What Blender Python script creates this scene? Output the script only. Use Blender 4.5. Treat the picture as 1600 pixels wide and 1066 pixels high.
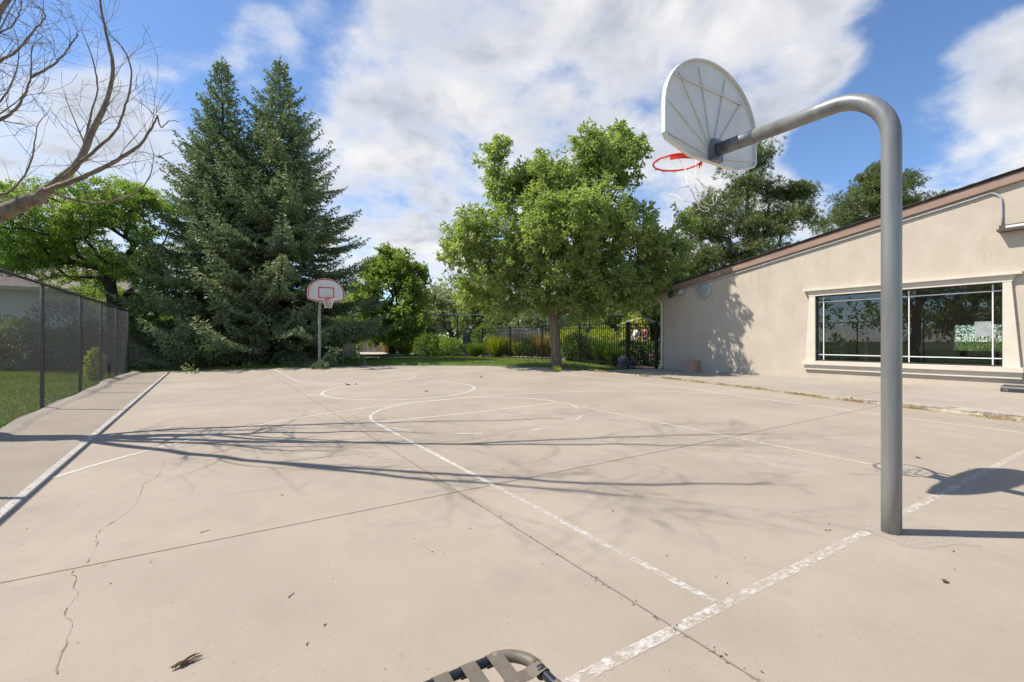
import bpy, math, random
import numpy as np
from mathutils import Vector, Matrix

random.seed(7)
rng = np.random.default_rng(11)
scene = bpy.context.scene
COL = scene.collection
for o in list(bpy.data.objects):
    bpy.data.objects.remove(o, do_unlink=True)

# ------------------------------------------------------------------ camera, sky, sun, exposure
YAW = math.radians(32.4)
CAM_Z = 1.30
FPX = 741.0
RT = np.array([math.cos(YAW), -math.sin(YAW), 0.0])
FW = np.array([math.sin(YAW), math.cos(YAW), 0.0])
UP = np.array([0.0, 0.0, 1.0])
cam_data = bpy.data.cameras.new('camera')
cam_data.sensor_width = 36.0
cam_data.lens = FPX / 1600.0 * 36.0
cam_data.clip_start = 0.05
cam_data.clip_end = 3000.0
cam = bpy.data.objects.new('camera', cam_data)
COL.objects.link(cam)
cam.location = (0, 0, CAM_Z)
cam.rotation_euler = (math.radians(90), 0, -YAW)
scene.camera = cam

SUN_EL = math.radians(54.5)
SUN_AZ = math.radians(-54.0)          # clockwise from +Y
sun_dir = Vector((math.sin(SUN_AZ) * math.cos(SUN_EL), math.cos(SUN_AZ) * math.cos(SUN_EL), math.sin(SUN_EL)))
sun_data = bpy.data.lights.new('sun', 'SUN')
sun_data.energy = 4.3
sun_data.angle = math.radians(0.45)
sun_data.color = (1.0, 0.945, 0.86)
sun = bpy.data.objects.new('sun', sun_data)
COL.objects.link(sun)
sun.rotation_euler = (-sun_dir).to_track_quat('-Z', 'Y').to_euler()
sun.location = sun_dir * 60

scene.view_settings.view_transform = 'Standard'
scene.view_settings.look = 'None'
scene.view_settings.gamma = 1.0
scene.view_settings.use_curve_mapping = False
scene.view_settings.exposure = 0.70
scene.cycles.max_bounces = 4
scene.cycles.diffuse_bounces = 2
scene.cycles.transparent_max_bounces = 10


def dir_of(x, y):
    v = RT * (x - 800) / FPX + FW + UP * (534 - y) / FPX
    return v / np.linalg.norm(v)


world = bpy.data.worlds.new('World')
scene.world = world
world.use_nodes = True
wn, wl = world.node_tree.nodes, world.node_tree.links
wn.clear()


def N(nodes, t, **kw):
    n = nodes.new(t)
    for k, v in kw.items():
        setattr(n, k, v)
    return n


def build_world():
    out = N(wn, 'ShaderNodeOutputWorld')
    bg = N(wn, 'ShaderNodeBackground')
    bg.inputs['Strength'].default_value = 0.115
    wl.new(bg.outputs[0], out.inputs[0])
    sky = N(wn, 'ShaderNodeTexSky', sky_type='NISHITA')
    sky.sun_disc = False
    sky.sun_elevation = SUN_EL
    sky.sun_rotation = SUN_AZ
    sky.altitude = 1600
    sky.air_density = 1.0
    sky.dust_density = 0.6
    sky.ozone_density = 2.5
    tc = N(wn, 'ShaderNodeTexCoord')

    def math_(op, a, b=None, clamp=False):
        n = N(wn, 'ShaderNodeMath', operation=op, use_clamp=clamp)
        for i, v in enumerate((a, b)):
            if v is None:
                continue
            if isinstance(v, (int, float)):
                n.inputs[i].default_value = v
            else:
                wl.new(v, n.inputs[i])
        return n.outputs[0]

    def smooth(v, a, b):
        n = N(wn, 'ShaderNodeMapRange', interpolation_type='SMOOTHSTEP')
        wl.new(v, n.inputs['Value'])
        n.inputs['From Min'].default_value = a
        n.inputs['From Max'].default_value = b
        return n.outputs[0]
    sep = N(wn, 'ShaderNodeSeparateXYZ')
    wl.new(tc.outputs['Generated'], sep.inputs[0])
    den = math_('ADD', math_('MAXIMUM', sep.outputs[2], 0.0), 0.32)
    cmb = N(wn, 'ShaderNodeCombineXYZ')
    wl.new(math_('DIVIDE', sep.outputs[0], den), cmb.inputs[0])
    wl.new(math_('DIVIDE', sep.outputs[1], den), cmb.inputs[1])

    def noise(scale, detail, rough, off, dist=0.0):
        mp = N(wn, 'ShaderNodeMapping')
        mp.inputs['Location'].default_value = off
        wl.new(cmb.outputs[0], mp.inputs[0])
        n = N(wn, 'ShaderNodeTexNoise')
        n.inputs['Scale'].default_value = scale
        n.inputs['Detail'].default_value = detail
        n.inputs['Roughness'].default_value = rough
        n.inputs['Distortion'].default_value = dist
        wl.new(mp.outputs[0], n.inputs['Vector'])
        return n.outputs['Fac']
    n1 = noise(3.0, 9, 0.55, (3.1, 1.7, 0), 0.2)
    n2 = noise(0.9, 3, 0.5, (7.3, 4.1, 0))
    # cloud banks where the sky carries them: (x, y, radius deg, weight)
    blobs = [(760, 140, 13, .34), (950, 60, 15, .34), (1120, 170, 13, .34), (1180, 40, 9, .26), (640, 330, 11, .36), (560, 240, 6, .14),
             (800, 330, 13, .30), (1000, 300, 12, .28), (1580, 230, 9, 1.1), (1250, 370, 6, .20), (90, 290, 11, .40), (520, 330, 8, .22),
             (410, 75, 3.2, .24), (500, 75, 4.0, .16), (265, 140, 6, .14), (1330, 130, 3.0, .26), (1380, 30, 7, .13),
             (600, 200, 4, .16), (660, 20, 6, .14),
             (330, 10, 11, -.14), (150, 40, 12, -.16), (520, 150, 7, -.12), (1470, 90, 10, -.40), (1350, 240, 6, -.34), (1410, 180, 6, -.34), (545, 290, 2.0, -.1)]
    acc = None
    for (x, y, r, w) in blobs:
        d = N(wn, 'ShaderNodeVectorMath', operation='DOT_PRODUCT')
        wl.new(tc.outputs['Generated'], d.inputs[0])
        d.inputs[1].default_value = tuple(dir_of(x, y))
        s = smooth(d.outputs['Value'], math.cos(math.radians(r * 1.45)), math.cos(math.radians(r * 0.3)))
        t = math_('MULTIPLY', s, w)
        acc = t if acc is None else math_('ADD', acc, t)
    acc = math_('MINIMUM', acc, 0.34)
    n4 = noise(9.0, 8, 0.62, (2.2, 5.5, 0), 0.4)
    body = math_('MULTIPLY', math_('SUBTRACT', n1, .5), 1.75)
    fine = math_('MULTIPLY', math_('SUBTRACT', n4, .5), .55)
    field = math_('ADD', math_('ADD', math_('ADD', body, fine), math_('MULTIPLY', acc, 1.05)), math_('ADD', math_('MULTIPLY', math_('SUBTRACT', n2, .5), .5), .43))
    mask = smooth(field, 0.34, 0.94)
    thick = smooth(field, 0.58, 0.98)
    n3 = noise(3.4, 6, 0.55, (1.3, 9.2, 0), 0.3)
    thick2 = math_('MULTIPLY', thick, smooth(n3, .32, .62), clamp=True)
    cc = N(wn, 'ShaderNodeMix', data_type='RGBA')
    wl.new(thick2, cc.inputs['Factor'])
    cc.inputs['A'].default_value = (5.3, 5.25, 5.15, 1)
    cc.inputs['B'].default_value = (2.75, 3.0, 3.45, 1)
    # clear sky a little deeper blue away from the horizon
    hs = N(wn, 'ShaderNodeMix', data_type='RGBA', blend_type='MULTIPLY')
    hs.inputs['Factor'].default_value = 1.0
    wl.new(sky.outputs[0], hs.inputs['A'])
    hs.inputs['B'].default_value = (.84, .95, 1.05, 1)
    mx = N(wn, 'ShaderNodeMix', data_type='RGBA')
    wl.new(math_('MULTIPLY', mask, 0.96), mx.inputs['Factor'])
    wl.new(hs.outputs['Result'], mx.inputs['A'])
    wl.new(cc.outputs['Result'], mx.inputs['B'])
    wl.new(mx.outputs['Result'], bg.inputs['Color'])


build_world()

# ------------------------------------------------------------------ materials
MATS = {}


def new_mat(name):
    m = bpy.data.materials.new(name)
    m.use_nodes = True
    nt = m.node_tree
    for n in list(nt.nodes):
        nt.nodes.remove(n)
    out = nt.nodes.new('ShaderNodeOutputMaterial')
    b = nt.nodes.new('ShaderNodeBsdfPrincipled')
    nt.links.new(b.outputs[0], out.inputs[0])
    MATS[name] = m
    return m, nt, b, out


def c4(c):
    return (c[0], c[1], c[2], 1.0)


def tex_noise(nt, scale, detail=4, rough=.55, stretch=None, coord='pos'):
    if coord == 'pos':
        g = nt.nodes.new('ShaderNodeNewGeometry')
        src = g.outputs['Position']
    else:
        g = nt.nodes.new('ShaderNodeTexCoord')
        src = g.outputs['Object']
    if stretch:
        mp = nt.nodes.new('ShaderNodeMapping')
        mp.inputs['Scale'].default_value = stretch
        nt.links.new(src, mp.inputs[0])
        src = mp.outputs[0]
    n = nt.nodes.new('ShaderNodeTexNoise')
    n.inputs['Scale'].default_value = scale
    n.inputs['Detail'].default_value = detail
    n.inputs['Roughness'].default_value = rough
    nt.links.new(src, n.inputs['Vector'])
    return n.outputs['Fac']


def ramp(nt, v, a, b):
    n = nt.nodes.new('ShaderNodeMapRange')
    nt.links.new(v, n.inputs['Value'])
    n.inputs['From Min'].default_value = a
    n.inputs['From Max'].default_value = b
    return n.outputs[0]


def mixc(nt, f, a, b, blend='MIX'):
    n = nt.nodes.new('ShaderNodeMix')
    n.data_type = 'RGBA'
    n.blend_type = blend
    if isinstance(f, (int, float)):
        n.inputs['Factor'].default_value = f
    else:
        nt.links.new(f, n.inputs['Factor'])
    for k, v in (('A', a), ('B', b)):
        if isinstance(v, tuple):
            n.inputs[k].default_value = c4(v)
        else:
            nt.links.new(v, n.inputs[k])
    return n.outputs['Result']


def simple(name, c1, c2=None, scale=6., rough=.7, metal=0., bump=0., bscale=60., stretch=None, coord='pos', spec=.4, lo=.35, hi=.65, detail=5):
    m, nt, b, out = new_mat(name)
    if c2 is None:
        c2 = tuple(v * .8 for v in c1)
    f = ramp(nt, tex_noise(nt, scale, detail, .6, stretch, coord), lo, hi)
    nt.links.new(mixc(nt, f, c1, c2), b.inputs['Base Color'])
    b.inputs['Roughness'].default_value = rough
    b.inputs['Metallic'].default_value = metal
    b.inputs['Specular IOR Level'].default_value = spec
    if bump:
        bn = nt.nodes.new('ShaderNodeBump')
        bn.inputs['Strength'].default_value = bump
        bn.inputs['Distance'].default_value = .01
        nt.links.new(tex_noise(nt, bscale, 4, .6, stretch, coord), bn.inputs['Height'])
        nt.links.new(bn.outputs[0], b.inputs['Normal'])
    return m


def leaf_mat(name, cols, trans=.35, rough=.5, tcol=None):
    m, nt, b, out = new_mat(name)
    at = nt.nodes.new('ShaderNodeAttribute')
    at.attribute_name = 'rnd'
    cr = nt.nodes.new('ShaderNodeValToRGB')
    el = cr.color_ramp.elements
    while len(el) < len(cols):
        el.new(.5)
    for i, c in enumerate(cols):
        el[i].position = i / (len(cols) - 1)
        el[i].color = c4(c)
    nt.links.new(at.outputs['Fac'], cr.inputs[0])
    nt.links.new(cr.outputs[0], b.inputs['Base Color'])
    b.inputs['Roughness'].default_value = rough
    b.inputs['Specular IOR Level'].default_value = .35
    if trans > 0:
        tr = nt.nodes.new('ShaderNodeBsdfTranslucent')
        nt.links.new(mixc(nt, 1.0, cr.outputs[0], tcol or (1.35, 1.35, .6), 'MULTIPLY'), tr.inputs[0])
        ms = nt.nodes.new('ShaderNodeMixShader')
        ms.inputs[0].default_value = trans
        nt.links.new(b.outputs[0], ms.inputs[1])
        nt.links.new(tr.outputs[0], ms.inputs[2])
        nt.links.new(ms.outputs[0], out.inputs[0])
    return m


def concrete(name, c1, c2, c3, speck=.5, bump=.25):
    m, nt, b, out = new_mat(name)
    big = ramp(nt, tex_noise(nt, .55, 6, .62), .34, .68)
    med = ramp(nt, tex_noise(nt, 5.0, 6, .65), .3, .72)
    col = mixc(nt, big, c1, c2)
    md = nt.nodes.new('ShaderNodeMath')
    md.operation = 'MULTIPLY'
    nt.links.new(med, md.inputs[0])
    md.inputs[1].default_value = .55
    col = mixc(nt, md.outputs[0], col, c3)
    fine = ramp(nt, tex_noise(nt, 48, 4, .75), .58, .72)
    mf = nt.nodes.new('ShaderNodeMath')
    mf.operation = 'MULTIPLY'
    nt.links.new(fine, mf.inputs[0])
    mf.inputs[1].default_value = speck
    col = mixc(nt, mf.outputs[0], col, tuple(v * .62 for v in c2))
    # scuffs: elongated pale and dark marks
    sc = ramp(nt, tex_noise(nt, 9, 5, .7, (1, .25, 1)), .66, .8)
    ms = nt.nodes.new('ShaderNodeMath')
    ms.operation = 'MULTIPLY'
    nt.links.new(sc, ms.inputs[0])
    ms.inputs[1].default_value = .35
    col = mixc(nt, ms.outputs[0], col, tuple(min(1, v * 1.22) for v in c1))
    st = ramp(nt, tex_noise(nt, 1.3, 7, .7, (1, .55, 1)), .52, .72)
    mst = nt.nodes.new('ShaderNodeMath')
    mst.operation = 'MULTIPLY'
    nt.links.new(st, mst.inputs[0])
    mst.inputs[1].default_value = .40
    col = mixc(nt, mst.outputs[0], col, tuple(v * .80 for v in c2))
    nt.links.new(col, b.inputs['Base Color'])
    b.inputs['Roughness'].default_value = .82
    b.inputs['Specular IOR Level'].default_value = .3
    bn = nt.nodes.new('ShaderNodeBump')
    bn.inputs['Strength'].default_value = bump
    bn.inputs['Distance'].default_value = .006
    nt.links.new(tex_noise(nt, 95, 4, .7), bn.inputs['Height'])
    nt.links.new(bn.outputs[0], b.inputs['Normal'])
    return m


concrete('court_concrete', (.360, .302, .238), (.278, .231, .178), (.312, .261, .203), .5, .35)
concrete('walk_concrete', (.36, .312, .26), (.28, .238, .195), (.32, .272, .225), .75, .6)
simple('edge_concrete', (.42, .35, .27), (.25, .2, .145), 12, .9, bump=.8, bscale=40)
simple('dirt', (.17, .12, .075), (.09, .065, .04), 18, .95, bump=.8, bscale=50)
simple('mulch', (.12, .075, .05), (.05, .032, .022), 14, .95, bump=1., bscale=30)
simple('joint_dark', (.10, .08, .06), (.16, .13, .10), 6, .95)
simple('crack_dark', (.13, .10, .075), (.27, .22, .17), 9, .95)
simple('patch_concrete', (.43, .37, .30), (.36, .315, .265), 8, .9, bump=.6, bscale=60)
simple('gravel_path', (.46, .40, .33), (.36, .31, .25), 9, .95, bump=.6, bscale=40)
simple('lawn_soil', (.060, .105, .022), (.085, .135, .028), 3.0, .95, bump=.8, bscale=40)
simple('stucco', (.555, .478, .382), (.50, .425, .333), 2.2, .92, bump=.9, bscale=55, spec=.2, detail=8, stretch=(1, 1, .7))
simple('trim_cream', (.66, .60, .49), (.60, .54, .43), 5, .7, bump=.25, bscale=70)
simple('fascia_pink', (.34, .225, .17), (.27, .175, .13), 7, .75, bump=.2, stretch=(1, .2, 1))
simple('shingle', (.075, .058, .05), (.045, .035, .03), 9, .95, bump=.6)
simple('white_paint', (.80, .79, .76), (.73, .71, .67), 5, .45)
simple('board_white', (.74, .73, .70), (.66, .645, .61), 2.2, .45, coord='obj')
simple('board_rib', (.74, .72, .67), (.68, .65, .58), 6, .6, coord='obj')
simple('hoop_orange', (.72, .045, .018), (.58, .035, .015), 7, .38)
simple('border_red', (.60, .075, .04), (.50, .06, .035), 7, .45)
simple('galvanised', (.285, .285, .275), (.185, .185, .18), 7, .40, metal=.35, stretch=(1, 1, .12), bump=.08, bscale=40)
simple('dull_steel', (.26, .27, .28), (.15, .15, .16), 12, .5, metal=.7, bump=.1)
simple('rusty_steel', (.16, .11, .08), (.10, .08, .07), 20, .75, metal=.4)
simple('pole_grey', (.36, .37, .35), (.28, .29, .27), 6, .55, stretch=(1, 1, .2))
simple('net_white', (.80, .79, .75), (.68, .66, .62), 8, .85)
simple('black_vinyl', (.05, .05, .053), (.07, .07, .074), 20, .6, spec=.15)
simple('black_iron', (.012, .012, .013), (.02, .02, .02), 20, .4)
simple('bark_dead', (.31, .24, .18), (.16, .12, .09), 9, .9, bump=1., bscale=45, stretch=(1, 1, .5), detail=8)
simple('bark_ash', (.27, .21, .155), (.13, .10, .075), 12, .95, bump=1., bscale=26, stretch=(1, 1, .3))
simple('bark_dark', (.065, .05, .04), (.03, .024, .02), 12, .95, bump=.9, bscale=26, stretch=(1, 1, .3))
simple('bark_brown', (.12, .085, .06), (.06, .045, .035), 12, .95, bump=.9, bscale=26, stretch=(1, 1, .3))
simple('wood_grey', (.30, .255, .205), (.19, .16, .13), 8, .9, stretch=(1, 1, .12), bump=.4)
simple('wood_tan', (.58, .49, .37), (.44, .36, .27), 8, .9, stretch=(1, 1, .12), bump=.4)
simple('house_siding', (.80, .77, .79), (.74, .71, .74), 4, .8)
simple('house_roof', (.26, .205, .195), (.18, .14, .135), 9, .95, bump=.5)
simple('brick_red', (.28, .13, .09), (.20, .09, .065), 12, .9)
simple('strap_taupe', (.150, .126, .094), (.122, .10, .074), 14, .55, bump=.1, bscale=120)
simple('tube_dark', (.040, .043, .052), (.03, .032, .038), 16, .33, metal=.5)
simple('black_plastic', (.03, .03, .035), (.05, .05, .055), 14, .5)
simple('terracotta', (.52, .31, .23), (.44, .25, .185), 9, .85)
simple('round_grey', (.42, .44, .43), (.35, .37, .36), 9, .5)
simple('dry_leaf', (.22, .14, .07), (.12, .075, .04), 40, .9)
simple('pale_leaf', (.52, .42, .26), (.40, .31, .18), 40, .9)
simple('stone_pale', (.52, .48, .43), (.42, .38, .34), 6, .9, bump=.4)
simple('table_pink', (.50, .30, .28), (.40, .22, .2), 6, .8)
simple('cloth_white', (.78, .78, .78), (.68, .68, .70), 6, .85)
simple('cloth_maroon', (.13, .03, .04), (.09, .02, .03), 6, .9)
simple('denim', (.07, .11, .22), (.05, .08, .16), 12, .9)
simple('skin', (.46, .27, .19), (.42, .24, .17), 12, .6)
simple('hair_dark', (.03, .02, .015), (.05, .03, .02), 20, .7)
simple('room_wall', (.52, .50, .45), (.47, .45, .41), 2, .9)
simple('room_floor', (.10, .09, .085), (.07, .065, .06), 2, .7)
simple('car_paint', (.45, .52, .60), (.42, .49, .57), 2, .3)
simple('paper', (.80, .80, .78), (.76, .76, .74), 5, .8)
simple('blue_plastic', (.12, .28, .55), (.10, .24, .48), 5, .5)

leaf_mat('leaf_ash', [(0.177, 0.244, 0.075), (0.245, 0.330, 0.102), (0.306, 0.396, 0.136), (0.394, 0.455, 0.204)], 0.5)
leaf_mat('leaf_locust', [(0.156, 0.232, 0.053), (0.216, 0.314, 0.075), (0.263, 0.376, 0.101), (0.312, 0.414, 0.134)], 0.5)
leaf_mat('leaf_maple', [(.13, .20, .045), (.19, .275, .06), (.245, .335, .08), (.31, .38, .12)], 0.48)
leaf_mat('leaf_grey', [(0.204, 0.244, 0.136), (0.272, 0.310, 0.184), (0.326, 0.363, 0.224), (0.381, 0.409, 0.272)], 0.4)
leaf_mat('leaf_dull', [(0.150, 0.211, 0.068), (0.218, 0.284, 0.095), (0.272, 0.343, 0.122), (0.340, 0.383, 0.163)], 0.42)
leaf_mat('needle_spruce', [(0.119, 0.166, 0.076), (0.182, 0.239, 0.110), (0.252, 0.313, 0.151), (0.343, 0.392, 0.202)], 0.15, .55, (1.2, 1.2, .8))
leaf_mat('needle_pine', [(0.087, 0.117, 0.039), (0.131, 0.168, 0.056), (0.175, 0.211, 0.073), (0.214, 0.234, 0.091)], 0.22, .55)
leaf_mat('cone_tan', [(.16, .105, .05), (.24, .16, .08)], 0, .8)
leaf_mat('grass_blade', [(.12, .165, .028), (.165, .215, .035), (.215, .265, .045), (.28, .29, .075)], .38)
leaf_mat('shrub_green', [(0.079, 0.147, 0.029), (0.133, 0.223, 0.042), (0.194, 0.292, 0.063), (0.265, 0.343, 0.088)], .35)
leaf_mat('shrub_yellow', [(0.212, 0.275, 0.035), (0.318, 0.378, 0.053), (0.442, 0.463, 0.071), (0.566, 0.515, 0.106)], .4)
leaf_mat('shrub_sage', [(0.212, 0.240, 0.212), (0.301, 0.309, 0.318), (0.389, 0.378, 0.442), (0.460, 0.429, 0.530)], .25)
leaf_mat('shrub_dark', [(0.035, 0.073, 0.022), (0.057, 0.103, 0.029), (0.079, 0.137, 0.035), (0.106, 0.172, 0.053)], .25)
leaf_mat('shrub_straw', [(0.389, 0.275, 0.124), (0.530, 0.378, 0.177), (0.424, 0.343, 0.141), (0.283, 0.275, 0.088)], .3)
leaf_mat('grit', [(.05, .035, .02), (.12, .085, .05), (.22, .17, .11), (.07, .05, .03)], 0, .9)
leaf_mat('petal', [(.75, .74, .62), (.8, .8, .75)], .3, .6, (1, 1, 1))


def streaks(name, amount, col):
    nt = MATS[name].node_tree
    b = next(n for n in nt.nodes if n.type == 'BSDF_PRINCIPLED')
    src = b.inputs['Base Color'].links[0].from_socket
    f = ramp(nt, tex_noise(nt, 2.6, 7, .7, (1, 1, .16)), .55, .80)
    f2 = ramp(nt, tex_noise(nt, .7, 3, .5), .35, .65)
    m1 = nt.nodes.new('ShaderNodeMath')
    m1.operation = 'MULTIPLY'
    nt.links.new(f, m1.inputs[0])
    nt.links.new(f2, m1.inputs[1])
    m2 = nt.nodes.new('ShaderNodeMath')
    m2.operation = 'MULTIPLY'
    nt.links.new(m1.outputs[0], m2.inputs[0])
    m2.inputs[1].default_value = amount
    nt.links.new(mixc(nt, m2.outputs[0], src, col), b.inputs['Base Color'])


streaks('stucco', .55, (.30, .245, .185))
streaks('trim_cream', .6, (.36, .30, .22))
streaks('galvanised', .7, (.13, .115, .10))
streaks('board_white', .6, (.45, .41, .34))


def paint_mat(name, wear, col=(.80, .78, .73)):
    m, nt, b, out = new_mat(name)
    b.inputs['Base Color'].default_value = c4(col)
    b.inputs['Roughness'].default_value = .75
    t = nt.nodes.new('ShaderNodeBsdfTransparent')
    ms = nt.nodes.new('ShaderNodeMixShader')
    f1 = ramp(nt, tex_noise(nt, 26, 9, .78), wear - .10, wear + .08)
    f2 = ramp(nt, tex_noise(nt, 2.2, 3, .6), .25, .75)
    mul = nt.nodes.new('ShaderNodeMath')
    mul.operation = 'MULTIPLY_ADD'
    nt.links.new(f2, mul.inputs[0])
    mul.inputs[1].default_value = .55
    nt.links.new(f1, mul.inputs[2])
    sub = nt.nodes.new('ShaderNodeMath')
    sub.operation = 'SUBTRACT'
    sub.use_clamp = True
    nt.links.new(mul.outputs[0], sub.inputs[0])
    sub.inputs[1].default_value = .3
    sc = nt.nodes.new('ShaderNodeMath')
    sc.operation = 'MULTIPLY'
    nt.links.new(sub.outputs[0], sc.inputs[0])
    sc.inputs[1].default_value = .55
    nt.links.new(sc.outputs[0], ms.inputs[0])
    nt.links.new(t.outputs[0], ms.inputs[1])
    nt.links.new(b.outputs[0], ms.inputs[2])
    nt.links.new(ms.outputs[0], out.inputs[0])


paint_mat('line_paint', .45)
paint_mat('line_worn', .49)
paint_mat('line_near', .545)
paint_mat('patch_stain', .44, (.46, .40, .335))
paint_mat('line_faint', .60, (.74, .70, .63))


def glass_mat():
    m, nt, b, out = new_mat('window_glass')
    nt.nodes.remove(b)
    t = nt.nodes.new('ShaderNodeBsdfTransparent')
    t.inputs[0].default_value = (.82, .83, .83, 1)
    g = nt.nodes.new('ShaderNodeBsdfGlossy')
    g.inputs['Roughness'].default_value = .006
    g.inputs[0].default_value = (.95, .95, .95, 1)
    fr = nt.nodes.new('ShaderNodeFresnel')
    fr.inputs['IOR'].default_value = 1.95
    ms = nt.nodes.new('ShaderNodeMixShader')
    gm = nt.nodes.new('ShaderNodeNewGeometry')
    iv = nt.nodes.new('ShaderNodeMath')
    iv.operation = 'SUBTRACT'
    iv.inputs[0].default_value = 1.0
    nt.links.new(gm.outputs['Backfacing'], iv.inputs[1])
    fm = nt.nodes.new('ShaderNodeMath')
    fm.operation = 'MULTIPLY'
    nt.links.new(fr.outputs[0], fm.inputs[0])
    nt.links.new(iv.outputs[0], fm.inputs[1])
    nt.links.new(fm.outputs[0], ms.inputs[0])
    nt.links.new(t.outputs[0], ms.inputs[1])
    nt.links.new(g.outputs[0], ms.inputs[2])
    nt.links.new(ms.outputs[0], out.inputs[0])


glass_mat()
m, nt, b, out = new_mat('tube_light')
b.inputs['Base Color'].default_value = (.9, .9, .9, 1)
b.inputs['Emission Color'].default_value = (1, .97, .9, 1)
b.inputs['Emission Strength'].default_value = 12.0


# ------------------------------------------------------------------ mesh helpers
class MB:
    def __init__(s):
        s.v, s.f = [], []

    def add(s, vs, fs):
        k = len(s.v)
        s.v.extend([tuple(map(float, p)) for p in vs])
        s.f.extend([tuple(i + k for i in q) for q in fs])
        return s

    def box(s, a, b):
        x0, y0, z0 = a
        x1, y1, z1 = b
        return s.add([(x0, y0, z0), (x1, y0, z0), (x1, y1, z0), (x0, y1, z0), (x0, y0, z1), (x1, y0, z1), (x1, y1, z1), (x0, y1, z1)],
                     [(0, 3, 2, 1), (4, 5, 6, 7), (0, 1, 5, 4), (1, 2, 6, 5), (2, 3, 7, 6), (3, 0, 4, 7)])

    def beam(s, p, q, w, h, up=(0, 0, 1)):
        p, q = Vector(p), Vector(q)
        d = (q - p).normalized()
        u = Vector(up)
        sd = d.cross(u)
        if sd.length < 1e-5:
            sd = d.cross(Vector((1, 0, 0)))
        sd.normalize()
        u = sd.cross(d).normalized()
        vs = []
        for e in (p, q):
            for (i, j) in ((-1, -1), (1, -1), (1, 1), (-1, 1)):
                vs.append(e + sd * (i * w / 2) + u * (j * h / 2))
        return s.add(vs, [(0, 1, 2, 3), (7, 6, 5, 4), (0, 4, 5, 1), (1, 5, 6, 2), (2, 6, 7, 3), (3, 7, 4, 0)])

    def tube(s, path, rad, n=8, cap=True):
        path = [Vector(p) for p in path]
        if isinstance(rad, (int, float)):
            rad = [rad] * len(path)
        k = len(s.v)
        t0 = (path[1] - path[0]).normalized()
        a = Vector((0, 0, 1)) if abs(t0.z) < .9 else Vector((1, 0, 0))
        u = t0.cross(a).normalized()
        for i, p in enumerate(path):
            if i == 0:
                t = t0
            elif i == len(path) - 1:
                t = (path[i] - path[i - 1])
            else:
                t = (path[i + 1] - path[i - 1])
            if t.length < 1e-9:
                t = t0.copy()
            t.normalize()
            u = (u - t * u.dot(t))
            if u.length < 1e-6:
                u = t.orthogonal()
            u.normalize()
            w = t.cross(u)
            for j in range(n):
                an = 2 * math.pi * j / n
                s.v.append(tuple(p + (u * math.cos(an) + w * math.sin(an)) * rad[i]))
        for i in range(len(path) - 1):
            for j in range(n):
                a0 = k + i * n + j
                a1 = k + i * n + (j + 1) % n
                s.f.append((a0, a1, a1 + n, a0 + n))
        if cap:
            s.f.append(tuple(k + j for j in reversed(range(n))))
            s.f.append(tuple(k + (len(path) - 1) * n + j for j in range(n)))
        return s

    def lathe(s, c, prof, n=20):
        k = len(s.v)
        for (r, z) in prof:
            for j in range(n):
                a = 2 * math.pi * j / n
                s.v.append((c[0] + r * math.cos(a), c[1] + r * math.sin(a), c[2] + z))
        for i in range(len(prof) - 1):
            for j in range(n):
                a0 = k + i * n + j
                a1 = k + i * n + (j + 1) % n
                s.f.append((a0, a1, a1 + n, a0 + n))
        s.f.append(tuple(k + j for j in reversed(range(n))))
        s.f.append(tuple(k + (len(prof) - 1) * n + j for j in range(n)))
        return s


def put(name, mesh, parent=None):
    o = bpy.data.objects.new(name, mesh)
    COL.objects.link(o)
    if parent is not None:
        o.parent = parent
    return o


def world_loc(o):
    p = Vector((0, 0, 0))
    while o is not None:
        p += o.location
        o = o.parent
    return p


def obj(name, mb, mat, parent=None, smooth=False, base=None):
    """mesh given in world coordinates; moved so the origin sits at the parent's base (or at base)"""
    off = world_loc(parent) if parent is not None else Vector(base or (0, 0, 0))
    me = bpy.data.meshes.new(name)
    me.from_pydata([(v[0] - off.x, v[1] - off.y, v[2] - off.z) for v in mb.v], [], mb.f)
    me.validate()
    if smooth:
        me.polygons.foreach_set('use_smooth', [True] * len(me.polygons))
    me.materials.append(MATS[mat])
    me.update()
    o = put(name, me, parent)
    if parent is None and base:
        o.location = base
    return o


def tag(o, label=None, cat=None, group=None, kind=None):
    if label:
        o['label'] = label
    if cat:
        o['category'] = cat
    if group:
        o['group'] = group
    if kind:
        o['kind'] = kind
    return o


def thing(name, loc, label, cat, group=None):
    o = bpy.data.objects.new(name, None)
    COL.objects.link(o)
    o.location = loc
    o.empty_display_size = .2
    return tag(o, label, cat, group)


def np_mesh(name, V, F, mat, parent=None, rnd=None, base=None):
    off = np.array(world_loc(parent) if parent is not None else (base or (0, 0, 0)))
    V = np.asarray(V, dtype=np.float32) - off.astype(np.float32)
    F = np.asarray(F, dtype=np.int32)
    me = bpy.data.meshes.new(name)
    nf, k = F.shape
    me.vertices.add(len(V))
    me.vertices.foreach_set('co', V.ravel())
    me.loops.add(nf * k)
    me.loops.foreach_set('vertex_index', F.ravel())
    me.polygons.add(nf)
    me.polygons.foreach_set('loop_start', np.arange(nf, dtype=np.int32) * k)
    me.polygons.foreach_set('loop_total', np.full(nf, k, dtype=np.int32))
    me.update(calc_edges=True)
    me.polygons.foreach_set('use_smooth', np.zeros(nf, dtype=bool))
    if rnd is not None:
        a = me.attributes.new('rnd', 'FLOAT', 'FACE')
        a.data.foreach_set('value', np.asarray(rnd, dtype=np.float32))
    me.materials.append(MATS[mat])
    o = put(name, me, parent)
    if parent is None and base:
        o.location = base
    return o


def unit(a):
    return a / np.maximum(np.linalg.norm(a, axis=-1, keepdims=True), 1e-9)


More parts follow.
